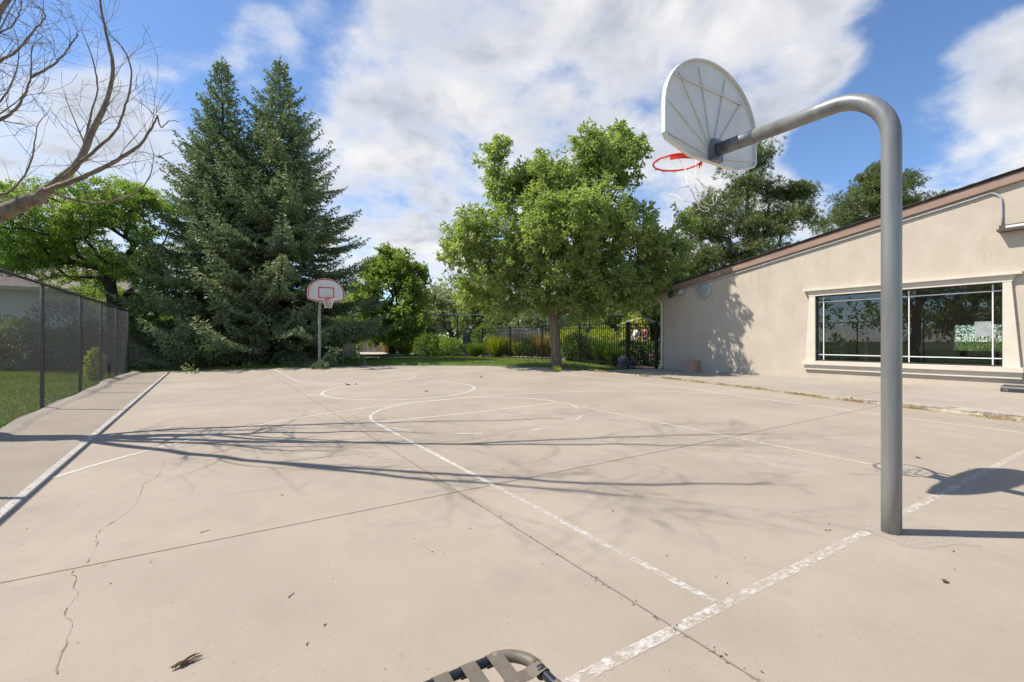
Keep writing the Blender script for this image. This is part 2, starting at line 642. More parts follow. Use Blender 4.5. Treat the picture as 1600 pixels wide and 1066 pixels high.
def leaves(P, A, Nn, L, W, fold=.12):
    """folded diamond leaves: base P, axis A, normal Nn -> verts, tris"""
    n = len(P)
    A = unit(A)
    S = unit(np.cross(A, Nn))
    Nn = np.cross(S, A)
    L = np.broadcast_to(np.asarray(L, float).reshape(-1, 1), (n, 1))
    W = np.broadcast_to(np.asarray(W, float).reshape(-1, 1), (n, 1))
    mid = P + A * L * .45
    V = np.empty((n, 4, 3))
    V[:, 0] = P
    V[:, 1] = mid + S * W * .5 + Nn * L * fold
    V[:, 2] = P + A * L
    V[:, 3] = mid - S * W * .5 + Nn * L * fold
    i = np.arange(n)[:, None] * 4
    F = np.stack([i + [0, 1, 2], i + [0, 2, 3]], 1).reshape(-1, 3)
    return V.reshape(-1, 3), F


def rdir(n, zb=0.):
    v = rng.normal(size=(n, 3))
    v[:, 2] += zb
    return unit(v)


def PX(x, y, d):
    return RT * ((x - 800) / FPX * d) + FW * d + np.array([0, 0, CAM_Z + (534 - y) / FPX * d])


def sst(a, b, x):
    t = np.clip((np.asarray(x, float) - a) / (b - a), 0, 1)
    return t * t * (3 - 2 * t)


# ------------------------------------------------------------------ terrain heights
def court_z(X, Y):
    X = np.asarray(X, float)
    Y = np.asarray(Y, float)
    s = np.clip((X - 3.9) / 5.35, 0, 1.35)
    return .010 * (X - 3.9) + .009 * (Y - 1.35) + .12 * sst(1.2, 9.5, Y) * (1 - .6 * sst(12, 20, Y)) * s ** 1.2


ED_X = [-2.9, 0, 3, 6.4, 8.0, 9.5, 10.3, 10.8]
ED_Y = [22.3, 22.3, 21.9, 20.8, 19.2, 17.2, 14.8, 13.0]


def court_far(X):
    return np.interp(X, ED_X, ED_Y)


def left_edge(Y):
    return -2.62 + .05 * np.sin(Y * .9) + .16 * sst(17.5, 20.5, Y) + .03 * np.sin(Y * 2.7 + 1)


KX = 10.5
WX = 14.0


def walk_z(X, Y):
    k = .19 + .085 * np.clip((np.asarray(Y, float) - 2) / 10, -.6, 1)
    t = np.clip((np.asarray(X, float) - KX) / (WX - KX), 0, 1)
    return k * (1 - t) + .27 * t


def lawn_z(X, Y):
    X = np.asarray(X, float)
    Y = np.asarray(Y, float)
    return np.clip(.009 * (Y - 1.35) - .075, -.09, .10) + .30 * sst(-2, 12, X) * sst(8, 18, Y) + .10 * np.exp(-((X - 11.0) ** 2 + (Y - 14.6) ** 2) / 3.) + .035 * np.sin(X * .7 + 1) * np.sin(Y * .6) * sst(0, 4, np.abs(X + 2.6))


def inside_paved(X, Y):
    a = (X > left_edge(Y)) & (X < KX + .2) & (Y < court_far(X)) & (Y > -14)
    b = (X >= KX) & (X < WX) & (Y < 12.3) & (Y > -14)
    c = (X >= WX - .1) & (X < 22.3) & (Y < 11.9) & (Y > -14)
    return a | b | c


def ground_z(X, Y):
    X = np.asarray(X, float)
    Y = np.asarray(Y, float)
    z = lawn_z(X, Y)
    z = np.where(inside_paved(X, Y), np.where(X > KX, 0.02, court_z(X, Y) - .12), z)
    return z


def ground_px(x, y):
    """court point seen at a photo position"""
    d = RT * (x - 800) / FPX + FW + UP * (534 - y) / FPX
    z = 0.
    for _ in range(12):
        t = (CAM_Z - z) / -d[2]
        z = float(court_z(d[0] * t, d[1] * t))
    return d[0] * t, d[1] * t


# ------------------------------------------------------------------ ground
def build_ground():
    gx = np.concatenate([np.array([-900, -400, -200, -110, -70, -50]), np.arange(-36, 44.1, .44), np.array([50, 62, 80, 120, 220, 420, 900])])
    gy = np.concatenate([np.array([-900, -400, -150, -60, -30]), np.arange(-16, 52.1, .44), np.array([58, 70, 90, 130, 220, 420, 900])])
    X, Y = np.meshgrid(gx, gy)
    Z = ground_z(X, Y)
    V = np.stack([X, Y, Z], -1).reshape(-1, 3)
    nx, ny = len(gx), len(gy)
    i = (np.arange(ny - 1)[:, None] * nx + np.arange(nx - 1)[None]).ravel()
    F = np.stack([i, i + 1, i + 1 + nx, i + nx], 1)
    o = np_mesh('lawn', V, F, 'lawn_soil')
    o.data.polygons.foreach_set('use_smooth', [True] * len(F))
    tag(o, kind='structure')
    return o


build_ground()


def grid_slab(name, us, fn, mat, parent, thick=.12):
    """fn(i,j) grid of top points -> slab with skirts"""
    P = np.array(us)                      # (ny,nx,3)
    ny, nx = P.shape[:2]
    V = P.reshape(-1, 3)
    i = (np.arange(ny - 1)[:, None] * nx + np.arange(nx - 1)[None]).ravel()
    F = [tuple(r) for r in np.stack([i, i + 1, i + 1 + nx, i + nx], 1)]
    ring = [(0, k) for k in range(nx)] + [(k, nx - 1) for k in range(1, ny)] + [(ny - 1, k) for k in range(nx - 2, -1, -1)] + [(k, 0) for k in range(ny - 2, 0, -1)]
    top = [a * nx + b for a, b in ring]
    low = np.array([V[t] - [0, 0, thick] for t in top])
    k0 = len(V)
    V = np.concatenate([V, low])
    m = len(top)
    F += [(top[q], k0 + q, k0 + (q + 1) % m, top[(q + 1) % m]) for q in range(m)]
    F = np.array(F)
    o = np_mesh(name, V, F, mat, parent)
    return o


def build_court():
    # dark base seen in the joints
    mb = MB()
    xs = np.linspace(-2.5, KX - .02, 40)
    ys = np.linspace(-10, 1, 61)
    rows = []
    for t in np.linspace(0, 1, 61):
        rows.append([(x, -10 + t * (court_far(x) - .3 + 10), 0) for x in xs])
    P = np.array(rows)
    P[..., 2] = court_z(P[..., 0], P[..., 1]) - .012
    ny, nx = P.shape[:2]
    i = (np.arange(ny - 1)[:, None] * nx + np.arange(nx - 1)[None]).ravel()
    court = np_mesh('court', P.reshape(-1, 3), np.stack([i, i + 1, i + 1 + nx, i + nx], 1), 'joint_dark')
    tag(court, kind='structure')
    JX, J = 1.80, .0055
    for (y0, y1) in ((-10, 3.70), (3.70, 13.1), (13.1, None)):
        for side in (0, 1):
            nyy = 40
            rows = []
            for t in np.linspace(0, 1, nyy):
                row = []
                for u in np.linspace(0, 1, 26):
                    if side == 0:
                        yy = y0 + J + t * ((y1 if y1 else 22.3) - y0 - 2 * J)
                        x0, x1 = float(left_edge(yy)), JX - J
                    else:
                        x0, x1 = JX + J, KX
                    x = x0 + u * (x1 - x0)
                    ye = (y1 - J) if y1 else float(court_far(x)) + .05 * math.sin(x * 3.1)
                    if y1:
                        ye = min(ye, max(float(court_far(x)), y0 + .2))
                    y = y0 + J + t * (ye - y0 - J)
                    if side == 0:
                        x0 = float(left_edge(y))
                        x = x0 + u * (x1 - x0)
                    row.append((x, y, float(court_z(x, y))))
                rows.append(row)
            grid_slab('slab', rows, None, 'court_concrete', court, .10)
    # painted lines
    def line(pts, w, mat, name='painted_line', z=.004):
        pts = [np.array(p, float) for p in pts]
        out = [pts[0]]
        for a, b in zip(pts[:-1], pts[1:]):
            k = max(1, int(np.linalg.norm(b - a) / .25))
            for q in range(1, k + 1):
                out.append(a + (b - a) * q / k)
        n = len(out)
        V, F = [], []
        for q in range(n):
            t = out[min(q + 1, n - 1)] - out[max(q - 1, 0)]
            t = t / (np.linalg.norm(t) + 1e-9)
            s = np.array([-t[1], t[0]])
            for e in (-1, 1):
                p = out[q] + s * (e * w / 2 * (1 + .06 * math.sin(q * 1.7 + e)))
                V.append((p[0], p[1], float(court_z(p[0], p[1])) + z))
        F = [(2 * q, 2 * q + 1, 2 * q + 3, 2 * q + 2) for q in range(n - 1)]
        mb = MB().add(V, F)
        return obj(name, mb, mat, court)

    def arc(c, r, a0, a1, k=40):
        return [(c[0] + r * math.cos(math.radians(a0 + (a1 - a0) * q / k)), c[1] + r * math.sin(math.radians(a0 + (a1 - a0) * q / k))) for q in range(k + 1)]
    YB, YF, YM = 1.43, 21.2, 11.3
    XL, XR, XC = -1.36, 9.25, 3.94
    K0, K1 = 2.14, 5.74
    line([(XL, YB - 1.4), (XL, YF - .2)], .065, 'line_paint')
    line([(XR, YB), (XR, 17.0)], .06, 'line_worn')
    line([(XL + .05, YB), (3.76, YB)], .060, 'line_near')
    line([(4.06, YB), (XR - .05, YB)], .060, 'line_near')
    for e, (ya, ft, rim) in enumerate(((YB + .04, 7.32, 2.95), (YF, 15.3, 19.7))):
        sg = 1 if e == 0 else -1
        m1 = 'line_paint' if e == 0 else 'line_worn'
        line([(K0, ya), (K0, ya + sg * 2.2)], .05, 'line_near' if e == 0 else 'line_paint')
        line([(K0, ya + sg * 2.2), (K0, ft)], .05, m1)
        line([(K1, ya), (K1, ft)], .042, 'line_worn')
        line([(K0 + .04, ft), (K1 - .04, ft)], .05, 'line_paint', z=.0045)
        a = (0, 180) if e == 0 else (180, 360)
        line(arc((XC, ft), 1.80, *a), .05, 'line_paint', z=.005)
        b0 = 180 if e == 0 else 0
        for q in range(5):
            line(arc((XC, ft), 1.80, b0 + 18 + q * 34, b0 + 30 + q * 34, 6), .05, 'line_worn', 'painted_dash')
        # three point arc
        R3 = 6.12
        aa = math.degrees(math.acos((XR - XC - .04) / R3)) + .6
        bb = math.degrees(math.acos((XL - XC + .05) / R3)) - .6
        if e == 0:
            line(arc((XC, rim), R3, aa, bb, 60), .05, 'line_paint', z=.0055)
        else:
            line(arc((XC, rim), R3, -aa - 6, -bb, 60), .05, 'line_worn', z=.0055)
    line([(XL + .04, YM), (XR - .04, YM)], .05, 'line_worn', z=.0045)
    line(arc((XC, YM), 1.80, 0, 360, 80), .06, 'line_paint', z=.0055)
    line([(2.4, YF), (7.5, YF)], .05, 'line_faint')
    # cracks
    def crack(px, w, seed):
        r = random.Random(seed)
        g = [np.array(ground_px(*p)) for p in px]
        pts = []
        for a, b in zip(g[:-1], g[1:]):
            k = max(2, int(np.linalg.norm(b - a) / .035))
            for q in range(k):
                t = q / k
                p = a + (b - a) * t
                pts.append(p + np.array([r.uniform(-1, 1), r.uniform(-1, 1)]) * .008)
        V, F = [], []
        for q, p in enumerate(pts):
            ww = w * r.choice([.15, .25, .5, .9, 1.7, .3, .2])
            t = pts[min(q + 1, len(pts) - 1)] - pts[max(q - 1, 0)]
            t = t / (np.linalg.norm(t) + 1e-9)
            s = np.array([-t[1], t[0]])
            for e in (-1, 1):
                c = p + s * e * ww / 2
                V.append((c[0], c[1], float(court_z(*c)) + .0025))
        obj('crack', MB().add(V, [(2 * q, 2 * q + 1, 2 * q + 3, 2 * q + 2) for q in range(len(pts) - 1)]), 'crack_dark', court)
    crack([(256, 722), (250, 742), (224, 758), (219, 775), (212, 788), (195, 805), (160, 828), (150, 838), (153, 852), (146, 866), (135, 885)], .0042, 1)
    crack([(112, 894), (118, 906), (114, 921), (122, 932), (101, 958), (112, 975), (104, 1000), (93, 1030), (84, 1064)], .0042, 2)
    # repaired concrete collar round the pole
    r = random.Random(4)
    cen = (3.95, 1.28)
    V = [(cen[0], cen[1], float(court_z(*cen)) + .004)]
    for q in range(28):
        a = 2 * math.pi * q / 28
        rr = .19 + .06 * r.random() + (.14 if -1.2 < math.atan2(math.sin(a), math.cos(a)) < .2 else 0)
        V.append((cen[0] + rr * math.cos(a), cen[1] + rr * math.sin(a), float(court_z(cen[0] + rr * math.cos(a), cen[1] + rr * math.sin(a))) + .0030))
    obj('pole_collar', MB().add(V, [(0, q + 1, (q + 1) % 28 + 1) for q in range(28)]), 'patch_stain', court)
    return court


build_court()


def build_walk():
    r = random.Random(3)
    walk = None
    mb = MB().add([(KX + .06, -10, float(walk_z(KX, -10)) - .03), (WX, -10, .22), (WX, 12.2, .22), (KX + .06, 12.2, float(walk_z(KX, 12)) - .03)], [(0, 1, 2, 3)])
    walk = tag(obj('walkway', mb, 'dirt'), kind='structure')
    cuts = [-10, -3.2, .55, 4.25, 8.1, 12.25]
    for a, b in zip(cuts[:-1], cuts[1:]):
        rows = []
        for y in np.linspace(a + .006, b - .006, max(12, int((b - a) / .08))):
            e = KX + .035 * math.sin(y * 2.3) + .018 * math.sin(y * 7.1 + 1) + r.uniform(-.022, .022)
            if y > 11.0:
                e += .25 * (y - 11.0)
            rows.append([(e + (WX - .01 - e) * (u ** 1.6), y, float(walk_z(e + (WX - .01 - e) * (u ** 1.6), y)) - (.022 + r.uniform(0, .02) if u == 0 else 0)) for u in np.linspace(0, 1, 14)])
        grid_slab('slab', rows, None, 'walk_concrete', walk, .16)
    # broken, soil-caught edge along the step
    V, F = [], []
    ys = np.arange(-9, 12.2, .07)
    for y in ys:
        w = .05 + .04 * r.random() + .03 * math.sin(y * 1.3)
        x = KX - .0 + .03 * math.sin(y * 2.3) + (.25 * (y - 11) if y > 11 else 0)
        zc = float(court_z(x - w, y))
        V += [(x - w, y, zc + .003), (x - w * .4, y, zc + .02 + .02 * r.random()), (x + .05, y, float(walk_z(KX, y)) - .035 - .02 * r.random())]
    for q in range(len(ys) - 1):
        F += [(3 * q, 3 * q + 1, 3 * q + 4, 3 * q + 3), (3 * q + 1, 3 * q + 2, 3 * q + 5, 3 * q + 4)]
    obj('crumbled_edge', MB().add(V, F), 'edge_concrete', walk)


build_walk()


# raised concrete edging along the fence
def build_edging():
    V, F = [], []
    ys = np.arange(2, 22.2, .12)
    for y in ys:
        x = float(left_edge(y)) + .02
        z = float(court_z(x, y))
        h = .035 + .05 * float(sst(12, 18, y))
        V += [(x - .02, y, z - .1), (x - .0, y, z + h), (x + .16, y, z + h * .8), (x + .26, y, z + .001)]
    for q in range(len(ys) - 1):
        for k in range(3):
            F.append((4 * q + k, 4 * q + k + 1, 4 * q + k + 5, 4 * q + k + 4))
    tag(obj('kerb', MB().add(V, [f[::-1] for f in F]), 'walk_concrete'), kind='structure')


build_edging()


# ------------------------------------------------------------------ clubhouse
def build_clubhouse():
    t = thing('clubhouse', (WX, 11.8, .25), 'cream stucco clubhouse with sloping roof edge and one wide window', 'building')
    y_l, y_r = 11.81, -7.0

    def top(y):
        return 3.0 + (11.81 - y) * .1715
    wy0, wy1, wz0, wz1 = 2.87, 6.51, .76, 2.53
    mb = MB()
    T = .2

    def q(y0, y1, za, zb):
        # vertical slab between y0>y1 ; za,zb may be functions
        f0 = za if callable(za) else (lambda y: za)
        f1 = zb if callable(zb) else (lambda y: zb)
        V = [(WX, y0, f0(y0)), (WX, y1, f0(y1)), (WX, y1, f1(y1)), (WX, y0, f1(y0)), (WX + T, y0, f0(y0)), (WX + T, y1, f0(y1)), (WX + T, y1, f1(y1)), (WX + T, y0, f1(y0))]
        mb.add(V, [(0, 1, 2, 3), (5, 4, 7, 6), (4, 0, 3, 7), (1, 5, 6, 2), (3, 2, 6, 7), (0, 4, 5, 1)])
    q(y_l, wy1, .1, top)
    q(wy1, wy0, wz1, top)
    q(wy1, wy0, .1, wz0)
    q(wy0, y_r, .1, top)
    # other walls
    mb.box((WX + T, y_l - T, .1), (22.3, y_l, 3.0))
    mb.box((WX + T, y_r, .1), (22.3, y_r + T, top(y_r)))
    obj('wall', mb, 'stucco', t)
    # back wall with an opening
    mb = MB()
    bx = 22.0
    mb.box((bx, -7, .1), (bx + .2, 4.55, 5.2))
    mb.box((bx, 5.75, .1), (bx + .2, 11.6, 5.2))
    mb.box((bx, 4.55, .1), (bx + .2, 5.75, .72))
    mb.box((bx, 4.55, 1.85), (bx + .2, 5.75, 5.2))
    obj('inner_wall', mb, 'room_wall', t)
    mb = MB().box((WX + T, -6.8, .26), (22.2, 11.6, .30))
    obj('room_floor', mb, 'room_floor', t)
    mb = MB().box((WX + T, -6.8, 2.75), (22, 11.6, 2.85))
    obj('room_ceiling', mb, 'room_wall', t)
    for (x, y) in ((16.5, 3.2), (18.8, 3.0)):
        obj('ceiling_light', MB().box((x - .6, y - .08, 2.70), (x + .6, y + .08, 2.745)), 'tube_light', t)
    # roof
    mb = MB()
    ov, rk = .18, .32
    sl = .1715
    ya, yb = y_l + ov, y_r
    xa, xb = WX - .085, 22.7
    za, zb = top(ya) + .03, top(yb) + .03
    H = .205
    mb.add([(xa, ya, za + H), (xb, ya, za + H), (xb, yb, zb + H), (xa, yb, zb + H), (xa, ya, za + H - .05), (xb, ya, za + H - .05), (xb, yb, zb + H - .05), (xa, yb, zb + H - .05)],
           [(0, 1, 2, 3), (7, 6, 5, 4), (4, 5, 1, 0), (5, 6, 2, 1), (6, 7, 3, 2), (7, 4, 0, 3)])
    roof = obj('roof', mb, 'shingle', t)
    # shingle butts along the rake
    y = ya
    r = random.Random(5)
    while y > -2:
        L = .30
        z0 = top(y) + .03 + H
        obj_mb = MB().add([(xa - .03 - r.uniform(0, .012), y, z0 + .002), (xa + .3, y, z0 + .002), (xa + .3, y - L, z0 + sl * L + .014), (xa - .03, y - L, z0 + sl * L + .014),
                           (xa - .03, y, z0 - .018), (xa + .3, y, z0 - .018), (xa + .3, y - L, z0 + sl * L - .01), (xa - .03, y - L, z0 + sl * L - .01)],
                          [(0, 1, 2, 3), (4, 5, 1, 0), (7, 4, 0, 3), (6, 7, 3, 2)])
        obj('shingle', obj_mb, 'shingle', roof)
        y -= L
    # rake board, drip strip
    def slope_board(x0, x1, z_lo, z_hi, y0, y1, mat, name, par):
        V = []
        for y in (y0, y1):
            V += [(x0, y, top(y) + z_lo), (x1, y, top(y) + z_lo), (x1, y, top(y) + z_hi), (x0, y, top(y) + z_hi)]
        return obj(name, MB().add(V, [(0, 1, 2, 3), (7, 6, 5, 4), (0, 4, 5, 1), (1, 5, 6, 2), (2, 6, 7, 3), (3, 7, 4, 0)]), mat, par)
    cuts = [ya - .01, 8.4, 4.9, 1.3, -2.4, -7]
    for a, b in zip(cuts[:-1], cuts[1:]):
        slope_board(WX - .075, WX - .012, .0, .18, a, b + .006, 'fascia_pink', 'rake_board', roof)
    obj('eave_board', MB().box((WX - .01, ya - .05, top(ya) + .0), (22.6, ya, top(ya) + .23)), 'fascia_pink', roof)
    # rounded conduit below the rake, dropping to the wall light
    pts = []
    for y in np.linspace(11.3, 3.35, 14):
        pts.append((WX - .03, y, top(y) - .075))
    zc = top(3.05) - .075
    for a in np.linspace(15, 90, 6):
        pts.append((WX - .03, 3.05 + .0 - .22 * math.sin(math.radians(a)) + .06, zc - .20 + .22 * math.cos(math.radians(a)) - .0))
    pts += [(WX - .03, 2.885, 3.9), (WX - .03, 2.885, 3.66)]
    obj('conduit', MB().tube(pts, .016, 8), 'round_grey', t, True)
    lt = obj('wall_light', MB().box((WX - .20, 2.25, 3.57), (WX, 2.93, 3.62)).box((WX - .17, 2.28, 3.62), (WX - .005, 2.9, 3.70)), 'rusty_steel', t)
    obj('lens', MB().box((WX - .185, 2.32, 3.63), (WX - .172, 2.80, 3.675)), 'paper', lt)
    # downspout at the corner
    x, y = WX - .05, 11.74
    obj('downspout', MB().tube([(x + .02, y + .32, 3.0), (x, y + .26, 2.9), (x, y + .02, 2.72), (x, y, 2.6), (x, y, .42), (x - .06, y, .33), (x - .16, y, .30)], .042, 8), 'trim_cream', t, True)
    obj('corner_trim', MB().box((WX - .012, 11.50, .27), (WX - .001, 11.66, 2.98)), 'stucco', t)
    # round vent cover
    mb = MB()
    prof = [(.0, 0), (.24, 0), (.25, .02), (.25, .06), (.23, .085), (.12, .10), (0.001, .105)]
    n = 28
    V, F = [], []
    for (rr, zz) in prof:
        for k in range(n):
            a = 2 * math.pi * k / n
            V.append((WX - zz - .002, 9.98 + rr * math.cos(a), 2.97 + rr * math.sin(a)))
    for i in range(len(prof) - 1):
        for k in range(n):
            F.append((i * n + k, i * n + (k + 1) % n, (i + 1) * n + (k + 1) % n, (i + 1) * n + k))
    vent = obj('vent_cover', MB().add(V, F), 'round_grey', t, True)
    mb = MB()
    for k in range(-3, 4):
        w = math.sqrt(max(.01, .19 ** 2 - (k * .055) ** 2))
        mb.box((WX - .118, 9.98 - w, 2.97 + k * .055 - .006), (WX - .09, 9.98 + w, 2.97 + k * .055 + .006))
    obj('grille', mb, 'round_grey', vent)
    # twin flood lights under the rake
    fl = obj('flood_light', MB().lathe((WX - .1, 11.3, 2.84), [(.05, 0), (.085, .05), (.085, .16), (.04, .19)], 12), 'black_plastic', t, True)
    obj('bracket', MB().box((WX - .09, 11.25, 3.03), (WX, 11.35, 3.10)), 'black_plastic', fl)
    f2 = obj('flood_light', MB().lathe((WX - .12, 10.85, 2.92), [(.04, 0), (.11, .05), (.11, .14), (.05, .17)], 12), 'round_grey', t, True)
    obj('bracket', MB().box((WX - .09, 10.8, 3.09), (WX, 10.9, 3.15)), 'round_grey', f2)
    # window
    w = bpy.data.objects.new('window', None)
    COL.objects.link(w)
    w.parent = t
    w.location = (0, 4.69 - 11.8, wz0 - .25)
    w['label'] = 'wide two-pane window with tapered cream trim and white grids'
    # cream casing
    def prism(poly, x0, x1):
        n = len(poly)
        return MB().add([(x0, p[0], p[1]) for p in poly] + [(x1, p[0], p[1]) for p in poly],
                        [tuple(range(n)), tuple(range(2 * n - 1, n - 1, -1))] + [(k, k + n, (k + 1) % n + n, (k + 1) % n) for k in range(n)])
    obj('side_casing', prism([(wy1, wz0 - .002), (wy1 + .25, wz0 - .002), (wy1 + .15, wz1), (wy1, wz1)], WX - .06, WX + .12), 'trim_cream', w)
    obj('side_casing', prism([(wy0, wz0 - .002), (wy0, wz1), (wy0 - .13, wz1), (wy0 - .26, wz0 - .002)], WX - .06, WX + .12), 'trim_cream', w)
    obj('head_casing', prism([(wy0 - .14, wz1 + .001), (wy1 + .16, wz1 + .001), (wy1 + .20, wz1 + .14), (wy0 - .19, wz1 + .14)], WX - .065, WX + .05), 'trim_cream', w)
    obj('head_cap', MB().box((WX - .13, wy0 - .29, wz1 + .141), (WX + .02, wy1 + .30, wz1 + .20)), 'trim_cream', w)
    obj('sill', MB().box((WX - .12, wy0 - .31, wz0 - .105), (WX + .12, wy1 + .31, wz0 - .003)), 'trim_cream', w)
    obj('apron', MB().box((WX - .06, wy0 - .28, wz0 - .24), (WX + .0, wy1 + .28, wz0 - .106)), 'trim_cream', w)
    ym = 4.70
    obj('mullion', MB().box((WX - .02, ym - .055, wz0), (WX + .1, ym + .055, wz1)), 'trim_cream', w)
    for (a, b) in ((wy0, ym - .055), (ym + .055, wy1)):
        p = obj('pane', MB().box((WX + .055, a, wz0), (WX + .061, b, wz1)), 'window_glass', w)
        fr = MB()
        fr.box((WX + .03, a, wz0), (WX + .08, a + .03, wz1)).box((WX + .03, b - .03, wz0), (WX + .08, b, wz1))
        fr.box((WX + .031, a + .03, wz0), (WX + .079, b - .03, wz0 + .03)).box((WX + .031, a + .03, wz1 - .03), (WX + .079, b - .03, wz1))
        obj('pane_frame', fr, 'black_plastic', w)
        for y in (a + .17, b - .17):
            obj('grid_bar', MB().box((WX + .046, y - .011, wz0 + .03), (WX + .054, y + .011, wz1 - .03)), 'white_paint', w)
        for z in (wz0 + .17, wz1 - .17):
            obj('grid_bar', MB().box((WX + .0465, a + .03, z - .011), (WX + .0535, b - .03, z + .011)), 'white_paint', w)
    return t


build_clubhouse()

# things in and at the window
tag(obj('paper_notice', MB().box((WX + .066, 3.06, 1.40), (WX + .069, 3.33, 1.72)), 'paper', base=(WX + .066, 3.2, 1.40)), 'white paper notice taped inside the right window pane', 'notice')


def build_interior():
    t = thing('exercise_bench', (16.2, 7.4, .30), 'dark padded exercise bench behind the left window pane', 'bench')
    obj('pad', MB().box((15.6, 7.0, 1.02), (16.8, 7.6, 1.14)), 'black_plastic', t)
    for x in (15.7, 16.7):
        obj('leg', MB().beam((x, 7.1, .30), (x, 7.3, 1.02), .06, .06), 'black_plastic', t)
        obj('leg', MB().beam((x, 7.5, .30), (x, 7.3, 1.02), .06, .06), 'black_plastic', t)
    # dark duffel bag on the bench
    V, F = [], []
    n = 12
    prof = [(0, .02), (.04, .12), (.12, .16), (.4, .17), (.5, .15), (.56, .1), (.6, .02)]
    for (s, rr) in prof:
        for k in range(n):
            a = 2 * math.pi * k / n
            V.append((15.75 + rr * math.cos(a), 6.85 + s, 1.30 + rr * math.sin(a) * (1.15 if math.sin(a) > 0 else .9)))
    for i in range(len(prof) - 1):
        for k in range(n):
            F.append((i * n + k, i * n + (k + 1) % n, (i + 1) * n + (k + 1) % n, (i + 1) * n + k))
    bag = tag(obj('duffel_bag', MB().add(V, F), 'black_plastic', None, True, base=(15.75, 7.1, 1.14)), 'black duffel bag lying inside the left window pane', 'bag')
    obj('handle', MB().tube([(15.75, 6.95, 1.46), (15.75, 7.0, 1.58), (15.75, 7.25, 1.6), (15.75, 7.32, 1.46)], .015, 6), 'black_plastic', bag)
    t = thing('weight_machine', (18.6, 7.4, .30), 'pale upright exercise machine standing in the room behind left pane', 'gym machine')
    for y in (7.1, 7.8):
        obj('upright', MB().beam((18.6, y, .30), (18.6, y, 2.2), .07, .07), 'cloth_white', t)
    obj('crossbar', MB().beam((18.6, 7.0, 2.24), (18.6, 7.9, 2.24), .07, .07), 'cloth_white', t)
    obj('weight_stack', MB().box((18.5, 7.3, .32), (18.7, 7.6, 1.2)), 'black_plastic', t)
    obj('base', MB().box((18.2, 7.0, .30), (19.0, 7.9, .36)), 'black_plastic', t)
    t = thing('counter', (17.4, 3.0, .30), 'long dark counter inside behind the right window pane', 'counter')
    obj('body', MB().box((17.0, 1.0, .30), (17.6, 5.2, .98)), 'black_plastic', t)
    obj('counter_top', MB().box((16.95, .95, .981), (17.65, 5.25, 1.03)), 'room_floor', t)


build_interior()


# ------------------------------------------------------------------ basketball hoops
def board_outline(n=28):
    pts = [(-.70, .15), (-.66, .10), (-.34, .015), (.34, .015), (.66, .10), (.70, .15), (.70, .40)]
    for k in range(1, n):
        a = math.pi * k / n
        pts.append((.70 * math.cos(a), .40 + .565 * math.sin(a)))
    pts.append((-.70, .40))
    return pts


